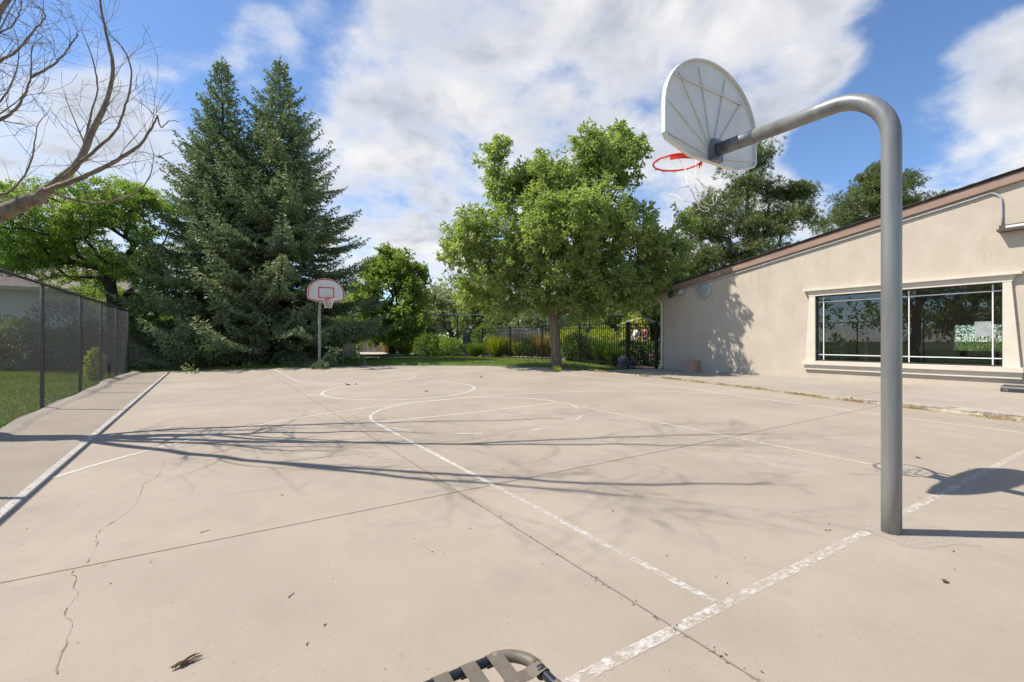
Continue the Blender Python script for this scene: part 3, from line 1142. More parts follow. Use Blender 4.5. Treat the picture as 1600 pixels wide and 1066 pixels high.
def hoop(px_, py_, base_z, face, arm_z, label, net, pole_mat, group='basketball hoops', dx=0., drop=.055, reach=1.39):
    """face=+1: board looks to +Y"""
    t = thing('basketball_hoop', (px_, py_, base_z), label, 'basketball hoop', group)
    R = .058
    rb = .36
    path = [(px_, py_, base_z - .15), (px_, py_, base_z + .4), (px_, py_, arm_z - rb)]
    for k in range(1, 12):
        a = math.pi / 2 * k / 12
        path.append((px_, py_ + face * rb * (1 - math.cos(a)), arm_z - rb + rb * math.sin(a)))
    path += [(px_, py_ + face * rb, arm_z), (px_ + dx * .7, py_ + face * (reach - .42), arm_z + .035)]
    obj('pole', MB().tube(path, R, 28), pole_mat, t, True)
    yb = py_ + face * reach
    sl = obj('arm_sleeve', MB().tube([(px_ + dx * .69, yb - face * .43, arm_z + .034), (px_ + dx, yb - face * .05, arm_z + .05)], R + .002, 28), 'dull_steel', t, True)
    zb = arm_z - drop
    px_ = px_ + dx
    br = MB()
    br.box((px_ - .068, min(yb - face * .055, yb - face * .012), zb + drop - .055), (px_ + .068, max(yb - face * .055, yb - face * .012), zb + drop + .145))
    obj('bracket', br, 'dull_steel', t)
    ol = board_outline()
    n = len(ol)

    def W(u, v, w):
        return (px_ + u * face, yb + face * w, zb + v)
    mb = MB()
    # plate 8 mm with a returned flange
    V = [W(u, v, .028) for u, v in ol] + [W(u, v, .020) for u, v in ol]
    F = [tuple(range(n)), tuple(range(2 * n - 1, n - 1, -1))] + [(k, k + n, (k + 1) % n + n, (k + 1) % n) for k in range(n)]
    mb.add(V, F)
    cx_, cz_ = 0, .42
    inn = [(cx_ + (u - cx_) * .978, cz_ + (v - cz_) * .976) for u, v in ol]
    V = [W(u, v, .0199) for u, v in ol] + [W(u, v, -.012) for u, v in ol] + [W(u, v, .0199) for u, v in inn] + [W(u, v, -.012) for u, v in inn]
    F = []
    for k in range(n):
        k2 = (k + 1) % n
        F += [(k, k2, n + k2, n + k), (2 * n + k2, 2 * n + k, 3 * n + k, 3 * n + k2), (n + k, n + k2, 3 * n + k2, 3 * n + k)]
    mb.add(V, F)
    bd = obj('backboard', mb, 'board_white', t)
    # ribs cast on the back
    def rib(a, b, w=.011):
        p, q = W(a[0], a[1], .012), W(b[0], b[1], .012)
        obj('rib', MB().beam(p, q, w, .016, (0, 1, 0)), 'board_rib', bd)
    for a in (28, 52, 75, 105, 128, 152):
        ca, sa = math.cos(math.radians(a)), math.sin(math.radians(a))
        L = min(.655 / max(abs(ca), .01), .78 if 40 < a < 140 else .7)
        rib((.12 * ca, .12 + .12 * sa), (L * ca, .12 + L * sa))
    rib((-.56, .70), (.56, .70))
    rib((-.67, .17), (-.12, .09))
    rib((.12, .09), (.67, .17))
    # orange border and target square on the front
    def loop_strip(poly, w0, name):
        m = len(poly)
        cx, cz = 0, sum(p[1] for p in poly) / m
        def ins(p, d):
            vx, vz = p[0] - cx, p[1] - cz
            L = math.hypot(vx, vz)
            return (cx + vx * (1 - d / L), cz + vz * (1 - d / L))
        a = [ins(p, w0[0]) for p in poly]
        b_ = [ins(p, w0[1]) for p in poly]
        V = [W(u, v, .031) for u, v in a] + [W(u, v, .031) for u, v in b_]
        obj(name, MB().add(V, [(k, (k + 1) % m, m + (k + 1) % m, m + k) for k in range(m)]), 'border_red', bd)
    loop_strip(ol, (.012, .062), 'painted_border')
    mb = MB()
    for (u0, u1, v0, v1) in ((-.305, .305, .57, .615), (-.305, .305, .165, .205), (-.305, -.262, .205, .57), (.262, .305, .205, .57)):
        mb.add([W(u0, v0, .0315), W(u1, v0, .0315), W(u1, v1, .0315), W(u0, v1, .0315)], [(0, 1, 2, 3)])
    obj('target_square', mb, 'border_red', bd)
    # rim
    rc = (px_, yb + face * (.03 + .15 + .235), zb + .155)
    pts = [(rc[0] + .235 * math.cos(2 * math.pi * k / 40), rc[1] + .235 * math.sin(2 * math.pi * k / 40), rc[2]) for k in range(41)]
    rim = obj('rim', MB().tube(pts, .0095, 10, False), 'hoop_orange', t, True)
    # wide curved support plate between board and rim
    V, F = [], []
    for k in range(17):
        a = math.radians(-68 + 136 * k / 16) - face * math.pi / 2
        c, s_ = math.cos(a), math.sin(a)
        for (rr, dz) in ((.24, .006), (.24, -.05)):
            V.append((rc[0] + rr * c, rc[1] + rr * s_, rc[2] + dz))
    for k in range(16):
        F.append((2 * k, 2 * k + 1, 2 * k + 3, 2 * k + 2))
    obj('rim_band', MB().add(V, F), 'hoop_orange', rim)
    mb = MB()
    for sx in (-.1, .1):
        mb.beam((rc[0] + sx, yb + face * .03, rc[2] - .01), (rc[0] + sx * 1.3, rc[1] - face * .19, rc[2] - .004), .03, .012)
    mb.box((rc[0] - .13, min(yb + face * .0285, yb + face * .045), rc[2] - .13), (rc[0] + .13, max(yb + face * .0285, yb + face * .045), rc[2] + .03))
    mb.add([(rc[0] - .1, yb + face * .04, rc[2] - .12), (rc[0] + .1, yb + face * .04, rc[2] - .12), (rc[0] + .08, rc[1] - face * .22, rc[2] - .02), (rc[0] - .08, rc[1] - face * .22, rc[2] - .02)], [(0, 1, 2, 3)])
    obj('rim_mount', mb, 'hoop_orange', rim)
    for k in range(12):
        mb = MB()
        a = 2 * math.pi * (k + .5) / 12
        c, s_ = math.cos(a), math.sin(a)
        p = Vector((rc[0] + .235 * c, rc[1] + .235 * s_, rc[2] - .009))
        mb.tube([p + Vector((-s_, c, 0)) * .014, p + Vector((-s_ * .010, c * .010, -.014)), p + Vector((s_ * .01, -c * .01, -.014)), p + Vector((s_, -c, 0)) * .014], .003, 5)
        obj('net_hook', mb, 'hoop_orange', rim)
    mb = MB()
    if net == 'whole':
        rows = [(.235, 0), (.20, -.10), (.165, -.20), (.14, -.30), (.13, -.40)]
        for k in range(12):
            for sgn in (1, -1):
                pts = []
                for i, (rr, dz) in enumerate(rows):
                    a = 2 * math.pi * (k + .5 + sgn * .5 * i) / 12
                    pts.append((rc[0] + rr * math.cos(a), rc[1] + rr * math.sin(a), rc[2] + dz - .01))
                mb.tube(pts, .006, 4)
    else:
        Z = [[(365, 390), (385, 520), (440, 590), (520, 640), (560, 700), (585, 740), (560, 790), (520, 800)], [(490, 400), (492, 480), (490, 560), (485, 700)],
             [(487, 470), (500, 560), (520, 640), (590, 700), (650, 740), (690, 750)],
             [(385, 480), (400, 560), (415, 670), (450, 720), (500, 820), (560, 870), (605, 880), (590, 905), (530, 890), (480, 790), (430, 690)],
             [(430, 685), (330, 710), (270, 755), (180, 775)], [(270, 755), (330, 775), (385, 815), (440, 820)], [(385, 815), (330, 880), (280, 950), (215, 1025)],
             [(290, 930), (285, 980), (275, 1050)], [(385, 815), (450, 750), (560, 740)], [(545, 700), (620, 700), (665, 760), (670, 810), (630, 850), (560, 820), (510, 740), (485, 690)],
             [(310, 425), (350, 460), (385, 500)], [(220, 405), (212, 430), (210, 465)], [(545, 485), (530, 520), (510, 570)], [(470, 780), (500, 830), (520, 880), (490, 890)], [(650, 740), (640, 800), (650, 840)]]
        rr_ = random.Random(8)
        dep = float(np.dot(np.array(rc), FW))
        for s_ in Z:
            raw = [np.array(PX(x / 5.61 + 1000, y / 5.61 + 170, dep - .1 + .10 * math.sin(x * .013 + y * .007))) for x, y in s_]
            pts = []
            for i in range(len(raw) - 1):
                p0, p1, p2, p3 = raw[max(i - 1, 0)], raw[i], raw[i + 1], raw[min(i + 2, len(raw) - 1)]
                for q in range(4):
                    u = q / 4
                    pts.append(.5 * ((2 * p1) + (-p0 + p2) * u + (2 * p0 - 5 * p1 + 4 * p2 - p3) * u * u + (-p0 + 3 * p1 - 3 * p2 + p3) * u ** 3))
            pts.append(raw[-1])
            mb.tube(pts, .0034, 6)
    obj('net', mb, 'net_white', t, True)
    return t


hoop(3.905, 1.34, 0.0, 1, 3.045, 'near basketball hoop on curved galvanised pole, its net torn and hanging in strands', 'torn', 'galvanised', dx=.115, drop=.078, reach=1.43)
hoop(3.90, 21.45, float(court_z(3.9, 21.45)), -1, 2.90, 'far basketball hoop with red bordered board standing before the spruces', 'whole', 'pole_grey')


# ------------------------------------------------------------------ fences
def mesh_wires(P0, P1, z0, z1, pitch, r, name, mat, parent, off=(0, 0, 0)):
    P0, P1 = np.array(P0, float), np.array(P1, float)
    L = np.linalg.norm(P1 - P0)
    u = (P1 - P0) / L
    nrm = np.array([-u[1], u[0]])
    Hh = z1 - z0
    V, F = [], []
    slope = 1.12
    k = 0
    W = Hh / slope
    for sg in (1, -1):
        s = -W
        while s < L + W:
            a, b = (s, s + W) if sg > 0 else (s + W, s)
            # clip to 0..L
            t0, t1 = 0., 1.
            da = b - a
            lo, hi = sorted(((0 - a) / da, (L - a) / da))
            t0, t1 = max(t0, lo), min(t1, hi)
            if t1 - t0 > .02:
                pts = []
                for t in (t0, t1):
                    ss = a + da * t
                    p = P0 + u * ss + nrm * (sg * r * .9)
                    pts.append(np.array([p[0], p[1], z0 + Hh * t]))
                d = pts[1] - pts[0]
                d = d / np.linalg.norm(d)
                n3 = np.array([nrm[0], nrm[1], 0])
                w3 = np.cross(d, n3)
                k0 = len(V)
                for p in pts:
                    for an in (0, 2.094, 4.189):
                        V.append(p + n3 * r * math.cos(an) + w3 * r * math.sin(an))
                F += [(k0, k0 + 1, k0 + 4, k0 + 3), (k0 + 1, k0 + 2, k0 + 5, k0 + 4), (k0 + 2, k0, k0 + 3, k0 + 5)]
            s += pitch
    o = np_mesh(name, np.array(V), np.array(F), mat, parent)
    o['kind'] = 'stuff'
    return o


def side_fence():
    FX = -2.62
    t = thing('chain_link_fence', (FX, 22.9, .05), 'tall black chain link fence along the left edge of the court', 'fence')
    ys = [22.9, 20.3, 17.75, 15.2, 12.15, 9.2, 6.5, 3.85, 1.2]
    for i, y in enumerate(ys):
        z = float(court_z(FX, y))
        r = .037 if i in (0,) else .030
        obj('post', MB().tube([(FX - .04, y, z - .2), (FX - .04, y, z + 2.33 + (.06 if i == 0 else 0))], r, 12), 'black_vinyl', t, True)
    z0, z1 = float(court_z(FX, 1.2)), float(court_z(FX, 22.9))
    obj('top_rail', MB().tube([(FX - .02, 1.2, z0 + 2.34), (FX - .02, 22.9, z1 + 2.32)], .024, 10), 'black_vinyl', t, True)
    for i in range(len(ys) - 1):
        a, b = ys[i + 1], ys[i]
        zz = float(court_z(FX, (a + b) / 2))
        mesh_wires((FX, a), (FX, b), zz + .02, zz + 2.335, .066, .0022, 'wire_mesh', 'black_vinyl', t)
    # curled loose mesh foot by the second post
    obj('tension_wire', MB().tube([(FX, y, float(court_z(FX, y)) + .05 + .015 * math.sin(y * 3)) for y in np.arange(1.2, 23, .4)], .004, 5), 'black_vinyl', t)


side_fence()


def rail_fence():
    t = thing('iron_fence', (WX, 11.95, .27), 'black iron picket fence running back from the clubhouse corner past the tree', 'fence')
    path = [(13.95, 11.98), (13.9, 13.35), (13.75, 16.1), (13.6, 18.7), (13.4, 21.3), (13.15, 23.9)]
    Hf = 1.68
    pick = None

    def gz(x, y):
        return float(np.interp(y, [12, 16, 19, 24, 30], [.27, .36, .34, .32, .32]))
    for i, (x, y) in enumerate(path):
        z = gz(x, y)
        w = .05 if i in (0, 1) else .032
        obj('post', MB().box((x - w, y - w, z - .1), (x + w, y + w, z + Hf + .06)).add([(x - w - .008, y - w - .008, z + Hf + .06), (x + w + .008, y - w - .008, z + Hf + .06), (x + w + .008, y + w + .008, z + Hf + .06), (x - w - .008, y + w + .008, z + Hf + .06), (x, y, z + Hf + .10)], [(0, 1, 4), (1, 2, 4), (2, 3, 4), (3, 0, 4), (3, 2, 1, 0)]), 'black_iron', t)
    for (a, b) in zip(path[:-1], path[1:]):
        za, zb = gz(*a), gz(*b)
        for h in (.12, Hf - .17, Hf - .01):
            obj('rail', MB().beam((a[0], a[1], za + h), (b[0], b[1], zb + h), .03, .035), 'black_iron', t)
        L = math.dist(a, b)
        n = int(L / .115)
        for k in range(1, n):
            u = k / n
            x, y, z = a[0] + (b[0] - a[0]) * u, a[1] + (b[1] - a[1]) * u, za + (zb - za) * u
            if pick is None:
                pick = obj('picket', MB().box((x - .009, y - .009, z + .05), (x + .009, y + .009, z + Hf)), 'black_iron', t)
                ref = pick.data
                base = Vector((x, y, z))
            else:
                o = bpy.data.objects.new('picket', ref)
                COL.objects.link(o)
                o.parent = t
                o.location = Vector((x, y, z)) - base
    # lower return section further off
    t2 = thing('iron_fence', (14.6, 29.6, .3), 'low far black iron fence section between the garden beds', 'fence')
    P = [(13.3, 24.6), (14.9, 29.8), (16.9, 32.0)]
    for (x, y) in P[:]:
        obj('post', MB().box((x - .04, y - .04, .2), (x + .04, y + .04, 1.95)), 'black_iron', t2)
    for a, b in zip(P[:-1], P[1:]):
        for h in (.5, 1.72, 1.86):
            obj('rail', MB().beam((a[0], a[1], h), (b[0], b[1], h), .03, .03), 'black_iron', t2)
        n = int(math.dist(a, b) / .13)
        for k in range(1, n):
            u = k / n
            obj('picket', MB().box((a[0] + (b[0] - a[0]) * u - .008, a[1] + (b[1] - a[1]) * u - .008, .42), (a[0] + (b[0] - a[0]) * u + .008, a[1] + (b[1] - a[1]) * u + .008, 1.86)), 'black_iron', t2)


rail_fence()


def tall_fence():
    D = 30.0
    z0, z1 = .35, 2.96
    t = thing('tall_wire_fence', tuple(PX(715, 534, D)[:2]) + (z0,), 'tall thin wire fence with grey top rail behind the garden', 'fence')
    xs = [649, 715, 783, 852, 921, 1003]
    P = [PX(x, 534, D)[:2] for x in xs]
    for i, p in enumerate(P):
        obj('post', MB().tube([(p[0], p[1], .1), (p[0], p[1], z1 if i else 2.42)], .045, 8), 'black_iron', t, True)
    a = PX(655, 534, D)
    b = P[-1]
    obj('top_rail', MB().tube([(a[0], a[1], z1), (b[0], b[1], z1)], .028, 8), 'dull_steel', t)
    obj('mid_rail', MB().tube([(a[0], a[1], 2.10), (P[2][0], P[2][1], 2.10)], .022, 8), 'dull_steel', t)
    mesh_wires(tuple(P[0]), tuple(P[-1]), z0, z1, .12, .002, 'wire_mesh', 'dull_steel', t)


tall_fence()


def plank_fence(pts, z0, h, mat, label, name='wooden_fence', w=.145):
    t = thing(name, (pts[0][0], pts[0][1], z0), label, 'fence')
    r = random.Random(2)
    for a, b in zip(pts[:-1], pts[1:]):
        a, b = Vector(a).to_2d(), Vector(b).to_2d()
        L = (b - a).length
        u = (b - a) / L
        n = int(L / (w + .008))
        for k in range(n):
            c = a + u * ((k + .5) * (w + .008))
            hh = h + r.uniform(-.03, .03)
            nn = Vector((-u.y, u.x)) * r.uniform(-.006, .006)
            p, q = c - u * w / 2 + nn, c + u * w / 2 + nn
            nv = Vector((-u.y, u.x)) * .018
            V = [(p.x, p.y, z0), (q.x, q.y, z0), (q.x, q.y, z0 + hh - .05), ((p.x + q.x) / 2, (p.y + q.y) / 2, z0 + hh), (p.x, p.y, z0 + hh - .05)]
            V2 = [(v[0] + nv.x, v[1] + nv.y, v[2]) for v in V]
            obj('plank', MB().add(V + V2, [(0, 1, 2, 3, 4), (9, 8, 7, 6, 5)] + [(k2, (k2 + 1) % 5, (k2 + 1) % 5 + 5, k2 + 5) for k2 in range(5)]), mat, t)
        for zz in (.35, h - .35):
            nv = Vector((-u.y, u.x)) * .04
            obj('rail', MB().beam((a.x + nv.x, a.y + nv.y, z0 + zz), (b.x + nv.x, b.y + nv.y, z0 + zz), .04, .09), mat, t)


plank_fence([(-13, 28.6), (0.5, 28.6)], .1, 1.75, 'wood_tan', 'weathered tan plank fence behind the locust tree at the left')
pA, pB = PX(560, 534, 37), PX(667, 534, 36)
plank_fence([(pA[0], pA[1]), (pB[0], pB[1])], .35, 1.9, 'wood_grey', 'grey plank fence beyond the garden path right of the spruces')


# ------------------------------------------------------------------ trees
class Skel:
    def __init__(s, path):
        s.P = [np.array(p, float) for p in path]
        s.par = [-1] + list(range(len(path) - 1))
        s.len = [0.]
        for i in range(1, len(path)):
            s.len.append(s.len[-1] + np.linalg.norm(s.P[i] - s.P[i - 1]))

    def attach(s, q, start=0, bias=.35, step=.45, jit=.06, sag=.10):
        A = np.array(s.P)
        d = np.linalg.norm(A - q, axis=1) + bias * np.array(s.len)
        # do not grow from far above
        d += np.maximum(0, A[:, 2] - q[2]) * .7
        d[:start] += 1e3
        k = int(np.argmin(d))
        a = s.P[k]
        L = np.linalg.norm(q - a)
        n = max(1, int(L / step))
        prev = k
        for i in range(1, n + 1):
            t = i / n
            p = a + (q - a) * t
            p = p + np.array([0, 0, -sag * L * 4 * t * (1 - t) * .5])
            if i < n:
                p = p + rng.normal(size=3) * jit * min(1, L)
            s.P.append(p)
            s.par.append(prev)
            s.len.append(s.len[prev] + L / n)
            prev = len(s.P) - 1
        return prev

    def radii(s, rt, rmin, e=2.0):
        n = len(s.P)
        w = np.zeros(n)
        ch = [[] for _ in range(n)]
        for i in range(1, n):
            ch[s.par[i]].append(i)
        for i in range(n - 1, -1, -1):
            w[i] = 1. if not ch[i] else sum(w[c] for c in ch[i]) + .02
        s.ch, s.w = ch, w
        s.r = np.maximum(rt * (w / w[0]) ** (1 / e), rmin)
        return s.r

    def mesh(s, rt, rmin, sides=7, e=2.0, flare=1.0):
        r = s.radii(rt, rmin, e)
        r[0] *= flare
        mb = MB()
        done = set()
        starts = [(0, -1)]
        while starts:
            i, p = starts.pop()
            path, rad = [], []
            if p >= 0:
                path.append(s.P[p])
                rad.append(min(r[p], r[i] * 1.15))
            while True:
                path.append(s.P[i])
                rad.append(r[i])
                c = s.ch[i]
                if not c:
                    rad[-1] = r[i] * .5
                    break
                m = max(c, key=lambda q: s.w[q])
                for q in c:
                    if q != m:
                        starts.append((q, i))
                i = m
            if len(path) > 1:
                mr = max(rad)
                mb.tube(path, rad, sides if mr > .03 else (5 if mr > .012 else 3), False)
        return mb


def lobe_points(lobes):
    """lobes: (x, y, d, rx_px, ry_px, rz_m, n) in photo position + distance -> clump centres, lobe ids"""
    out = []
    for (x, y, d, rx, ry, rz, n) in lobes:
        v = rdir(n) * (rng.random((n, 1)) ** .42)
        dd = d + v[:, 2] * rz
        c = PX(x, y, d)
        p = c + RT * (v[:, :1] * rx * d / FPX) + FW * (v[:, 2:3] * rz) + UP * (v[:, 1:2] * ry * d / FPX)
        out.append(p)
    return np.concatenate(out)


def lobe_world(lobes):
    out = []
    for (c, r, n) in lobes:
        v = rdir(n) * (rng.random((n, 1)) ** .42)
        out.append(np.array(c) + v * np.array(r))
    return np.concatenate(out)


def clump_leaves(C, cen, per, rc, L, W, flat=1., droop=.2, twigs=9, zb=.25):
    n = len(C)
    T = twigs
    out = unit(C - cen)
    td = unit(rdir(n * T).reshape(n, T, 3) + out[:, None] * .55 + np.array([0, 0, zb]))
    k = max(1, per // T)
    s = np.sqrt(rng.random((n, T, k, 1)) * .96 + .04)
    rcv = rc * (.7 + .6 * rng.random((n, 1, 1, 1)))
    off = td[:, :, None] * s * rcv + rng.normal(size=(n, T, k, 3)) * rc * .085
    off[..., 2] *= flat
    P = (C[:, None, None] + off).reshape(-1, 3)
    A = (td[:, :, None] * .6 + rng.normal(size=(n, T, k, 3)) * .6).reshape(-1, 3)
    A[:, 2] -= droop
    Nn = rdir(len(P), .9)
    l = L * (.65 + .7 * rng.random(len(P)))
    V, F = leaves(P, A, Nn, l, l * W)
    tone = np.repeat(rng.random((n, 1)) * .55, T * k, axis=1).ravel() + rng.random(n * T * k) * .45
    # bare twigs inside the clump
    tips = (C[:, None] + td * rcv[:, :, 0] * .95)
    return V, F, np.repeat(tone, 2), tips


def broad_tree(name, base, trunk, pts, rt, label, leafm, bark, per=200, rc=.55, L=.11, W=.5, flat=1., droop=.2, group=None, sag=.1, twig_frac=.35, rmin=.008, cat='tree', bias=.35, flare=1.25, crown_c=None):
    t = thing(name, tuple(base), label, cat, group)
    sk = Skel(trunk)
    start = max(0, len(trunk) - 3)
    order = np.argsort(np.linalg.norm(pts - np.array(trunk[-1]), axis=1))
    for i in order:
        sk.attach(pts[i], start, bias, sag=sag)
    cen = pts.mean(0) if crown_c is None else np.array(crown_c)
    V, F, tone, tips = clump_leaves(pts, cen, per, rc, L, W, flat, droop)
    mb = sk.mesh(rt, rmin, 9, flare=flare)
    m2 = int(tips.shape[1] * twig_frac)
    for i in range(len(pts)):
        for j in range(m2):
            a, b = pts[i], tips[i, j]
            mid = (a + b) / 2 + rng.normal(size=3) * .04
            mb.tube([a, mid, b], [.007, .005, .002], 3, False)
    tr = obj('trunk', mb, bark, t, True)
    cr = np_mesh('crown', V, F, leafm, t, tone)
    return t


def spruce(base, H, R, label, seed, tiers=54):
    global rng
    rng = np.random.default_rng(seed)
    base = np.array(base, float)
    t = thing('spruce_tree', tuple(base), label, 'tree', 'twin spruces')
    mb = MB()
    zs = np.linspace(0, H, 18)
    mb.tube([base + [.05 * math.sin(z * .7), .05 * math.cos(z * .5), z - .1] for z in zs], [max(.012, .27 * (1 - z / H) ** .9) for z in zs], 9)
    SP, SA, ST = [], [], []          # shoots, their axes, tone of the bough
    CP = []
    z = .55
    while z < H - .25:
        fr = z / H
        env = (1 - fr) ** .95 * min(1.06, 1.0 + fr * .8)
        nb = 10 if fr < .3 else (8 if fr < .6 else (6 if fr < .8 else 5))
        a0 = rng.random() * 6.283
        for b in range(nb):
            az = a0 + 6.283 * b / nb + rng.normal() * .22
            Lb = (R * env * (.55 + .58 * rng.random()) + .08)
            bt = rng.random()
            if rng.random() < .10:
                Lb *= 1.12
            el = math.radians(-16 + 62 * fr ** 1.3 + rng.normal() * 7)
            h = np.array([math.cos(az), math.sin(az), 0])
            side = np.array([-h[1], h[0], 0])
            m = max(4, int(Lb / .13))
            s = np.linspace(0, 1, m + 1)
            axis = base + [0, 0, z] + np.outer(s * Lb * math.cos(el), h) + np.outer(s * Lb * math.sin(el) - .10 * Lb * np.sin(s * math.pi) + .13 * Lb * s ** 3 * (1 - fr), [0, 0, 1])
            if Lb > .5:
                mb.tube(axis[::max(1, m // 5)], [max(.004, .022 * Lb / 3 * (1 - q)) + .004 for q in s[::max(1, m // 5)]], 4, False)
            for i in range(1, m + 1):
                if s[i] < .16 and Lb > 1.:
                    continue
                rem = Lb * (1 - s[i])
                l2 = min(.90, .40 * rem + .13) * (.6 + .6 * rng.random())
                for sg in (-1, 1):
                    dr = unit(h * (.62 + .2 * rng.random()) + side * sg * (.75) + np.array([0, 0, -.10 - .28 * rng.random() * (1 - fr) + .25 * fr]))
                    k = max(1, int(l2 / .105))
                    q = (np.arange(k) + .6) / k
                    pts = axis[i] + np.outer(q * l2, dr) + np.outer(-.10 * l2 * q ** 2, [0, 0, 1])
                    ns = 3
                    for e in range(ns):
                        A = dr * .75 + rng.normal(size=(k, 3)) * .42 + np.array([0, 0, .12])
                        SP.append(pts + rng.normal(size=(k, 3)) * .025)
                        SA.append(A)
                        ST.append(np.full(k, bt))
            SP.append(axis[-1:])
            SA.append(np.array([h * .9 + [0, 0, .35]]))
            ST.append(np.full(1, bt))
            if fr > .62 and rng.random() < .75:
                for c in range(3):
                    q = .45 + .5 * rng.random()
                    CP.append(base + [0, 0, z] + h * q * Lb * math.cos(el) + [0, 0, q * Lb * math.sin(el) - .06] + rng.normal(size=3) * .08)
        z += (H / tiers) * (.75 + .5 * rng.random()) * (1.12 if fr < .5 else .85)
    # leader
    for k in range(16):
        SP.append(np.array([base + [0, 0, H - .5 + k * .045]]))
        SA.append(np.array([[rng.normal() * .5, rng.normal() * .5, 1.]]))
        ST.append(np.full(1, .5))
    P = np.concatenate(SP)
    A = np.concatenate(SA)
    n = len(P)
    L = .15 * (.7 + .7 * rng.random(n))
    # tone by bough so the boughs read as lighter and darker sprays
    tone = .5 * np.concatenate(ST) + .5 * rng.random(n)
    V1, F1 = leaves(P, A, rdir(n, .4), L, .053 + .018 * rng.random(n), .0)
    A2 = unit(A) + rdir(n) * .45
    sel = rng.random(n) < .22
    V2, F2 = leaves(P[sel], A2[sel], rdir(int(sel.sum())), L[sel] * .85, .040, .0)
    V = np.concatenate([V1, V2])
    F = np.concatenate([F1, F2 + len(V1)])
    obj('trunk', mb, 'bark_brown', t, True)
    np_mesh('crown', V, F, 'needle_spruce', t, np.concatenate([np.repeat(tone, 2), np.repeat(tone[sel] * .8, 2)]))
    if CP:
        CP = np.array(CP)
        A = np.tile([0, 0, -1.], (len(CP), 1)) + rng.normal(size=(len(CP), 3)) * .25
        V1, F1 = leaves(CP, A, rdir(len(CP)), .12, .045, .03)
        V2, F2 = leaves(CP, A, rdir(len(CP)), .12, .045, .03)
        np_mesh('cones', np.concatenate([V1, V2]), np.concatenate([F1, F2 + len(V1)]), 'cone_tan', t, rng.random(len(F1) * 2))['kind'] = 'stuff'
    return t


def pine(base, lobes, trunk_top, rt, label, seed, tufts=34, needles=10, nl=.20, rc=.68):
    global rng
    rng = np.random.default_rng(seed)
    base = np.array(base, float)
    t = thing('pine_tree', tuple(base), label, 'tree', 'pines behind the clubhouse')
    pts = lobe_points(lobes)
    top = np.array(trunk_top, float)
    n = 14
    trunk = [base + (top - base) * (k / n) + np.array([.1 * math.sin(k), .1 * math.cos(k * 1.3), 0]) * (k > 0) for k in range(n + 1)]
    sk = Skel(trunk)
    order = np.argsort(np.linalg.norm(pts[:, :2] - top[:2], axis=1))
    for i in order:
        sk.attach(pts[i], 3, .12, .5, sag=.05)
    mb = sk.mesh(rt, .012, 8)
    obj('trunk', mb, 'bark_brown', t, True)
    m = len(pts)
    v = rdir(m * tufts, .35).reshape(m, tufts, 3) * (rng.random((m, tufts, 1)) ** .5) * rc * (.7 + .6 * rng.random((m, 1, 1)))
    v[..., 2] *= .55
    C = (pts[:, None] + v).reshape(-1, 3)
    od = unit(unit(v).reshape(-1, 3) + np.array([0, 0, .55]))
    k = needles
    A = unit(od[:, None] * .75 + rng.normal(size=(len(C), k, 3)) * .6).reshape(-1, 3)
    P = np.repeat(C, k, axis=0) + A * .02
    nn = len(P)
    L = nl * (.7 + .6 * rng.random(nn))
    V, F = leaves(P, A, rdir(nn), L, .034, 0.)
    tone = np.repeat(.6 * rng.random(len(C)), k) + .4 * rng.random(nn)
    np_mesh('crown', V, F, 'needle_pine', t, np.repeat(tone, 2))
    return t


def tree_trunk(base, pts, jit=.05):
    out = [np.array(base, float)]
    pts = [np.array(p, float) for p in pts]
    prev = out[0]
    for p in pts:
        n = max(1, int(np.linalg.norm(p - prev) / .4))
        for k in range(1, n + 1):
            out.append(prev + (p - prev) * k / n + rng.normal(size=3) * jit * (k < n))
        prev = p
    return out


# -- the two spruces behind the far hoop
b1 = PX(347, 534, 23.2)
b2 = PX(438, 534, 23.8)
spruce((b1[0], b1[1], .12), 14.9, 4.7, 'left of the two tall blue green spruces, its tip highest over the fence end', 21)
spruce((b2[0], b2[1], .12), 15.25, 6.1, 'right of the two tall spruces, spreading broad behind the far hoop', 22)

# -- ash in the middle
rng = np.random.default_rng(5)
D = 17.6
ab = PX(869, 534, D)
ash_base = (ab[0], ab[1], float(lawn_z(ab[0], ab[1])) - .04)
lobes = [(930, 474, 17.4, 78, 18, 1.6, 34), (800, 476, 18, 54, 14, 1.3, 18), (845, 285, 17.3, 40, 30, 1.2, 22), (905, 295, 17.2, 40, 36, 1.4, 24), (1040, 435, 17.4, 22, 22, .9, 12), (868, 380, 17.2, 118, 84, 2.0, 150), (965, 375, 17.0, 66, 66, 1.8, 50), (738, 385, 17.4, 38, 48, 1.3, 48), (776, 243, 17.6, 19, 18, .5, 10), (790, 300, 18, 32, 36, 1.2, 26), (855, 292, 17.6, 52, 38, 1.8, 44),
         (948, 258, 16.6, 50, 46, 1.7, 72), (880, 365, 16.2, 78, 50, 1.7, 52), (1024, 392, 16.8, 38, 40, 1.3, 36), (790, 418, 17.8, 64, 42, 2.0, 46), (905, 440, 17.2, 90, 36, 2.3, 56),
         (978, 446, 17.2, 46, 30, 1.5, 26), (755, 455, 18.4, 46, 20, 1.4, 22), (1064, 350, 16.8, 9, 10, .4, 4), (920, 335, 19.0, 74, 70, 1.4, 24), (915, 330, 15.2, 52, 40, 1.0, 26)]
trunk = tree_trunk(ash_base, [PX(868, 532, D), PX(864, 500, D), PX(856, 470, D)], .02)
ash = broad_tree('ash_tree', ash_base, trunk, lobe_points(lobes), .185, 'large green ash tree with pale trunk standing on the lawn before the iron fence', 'leaf_ash', 'bark_ash', per=140, rc=.46, L=.145, W=.44, droop=.25, flare=1.3, twig_frac=.7, rmin=.010)

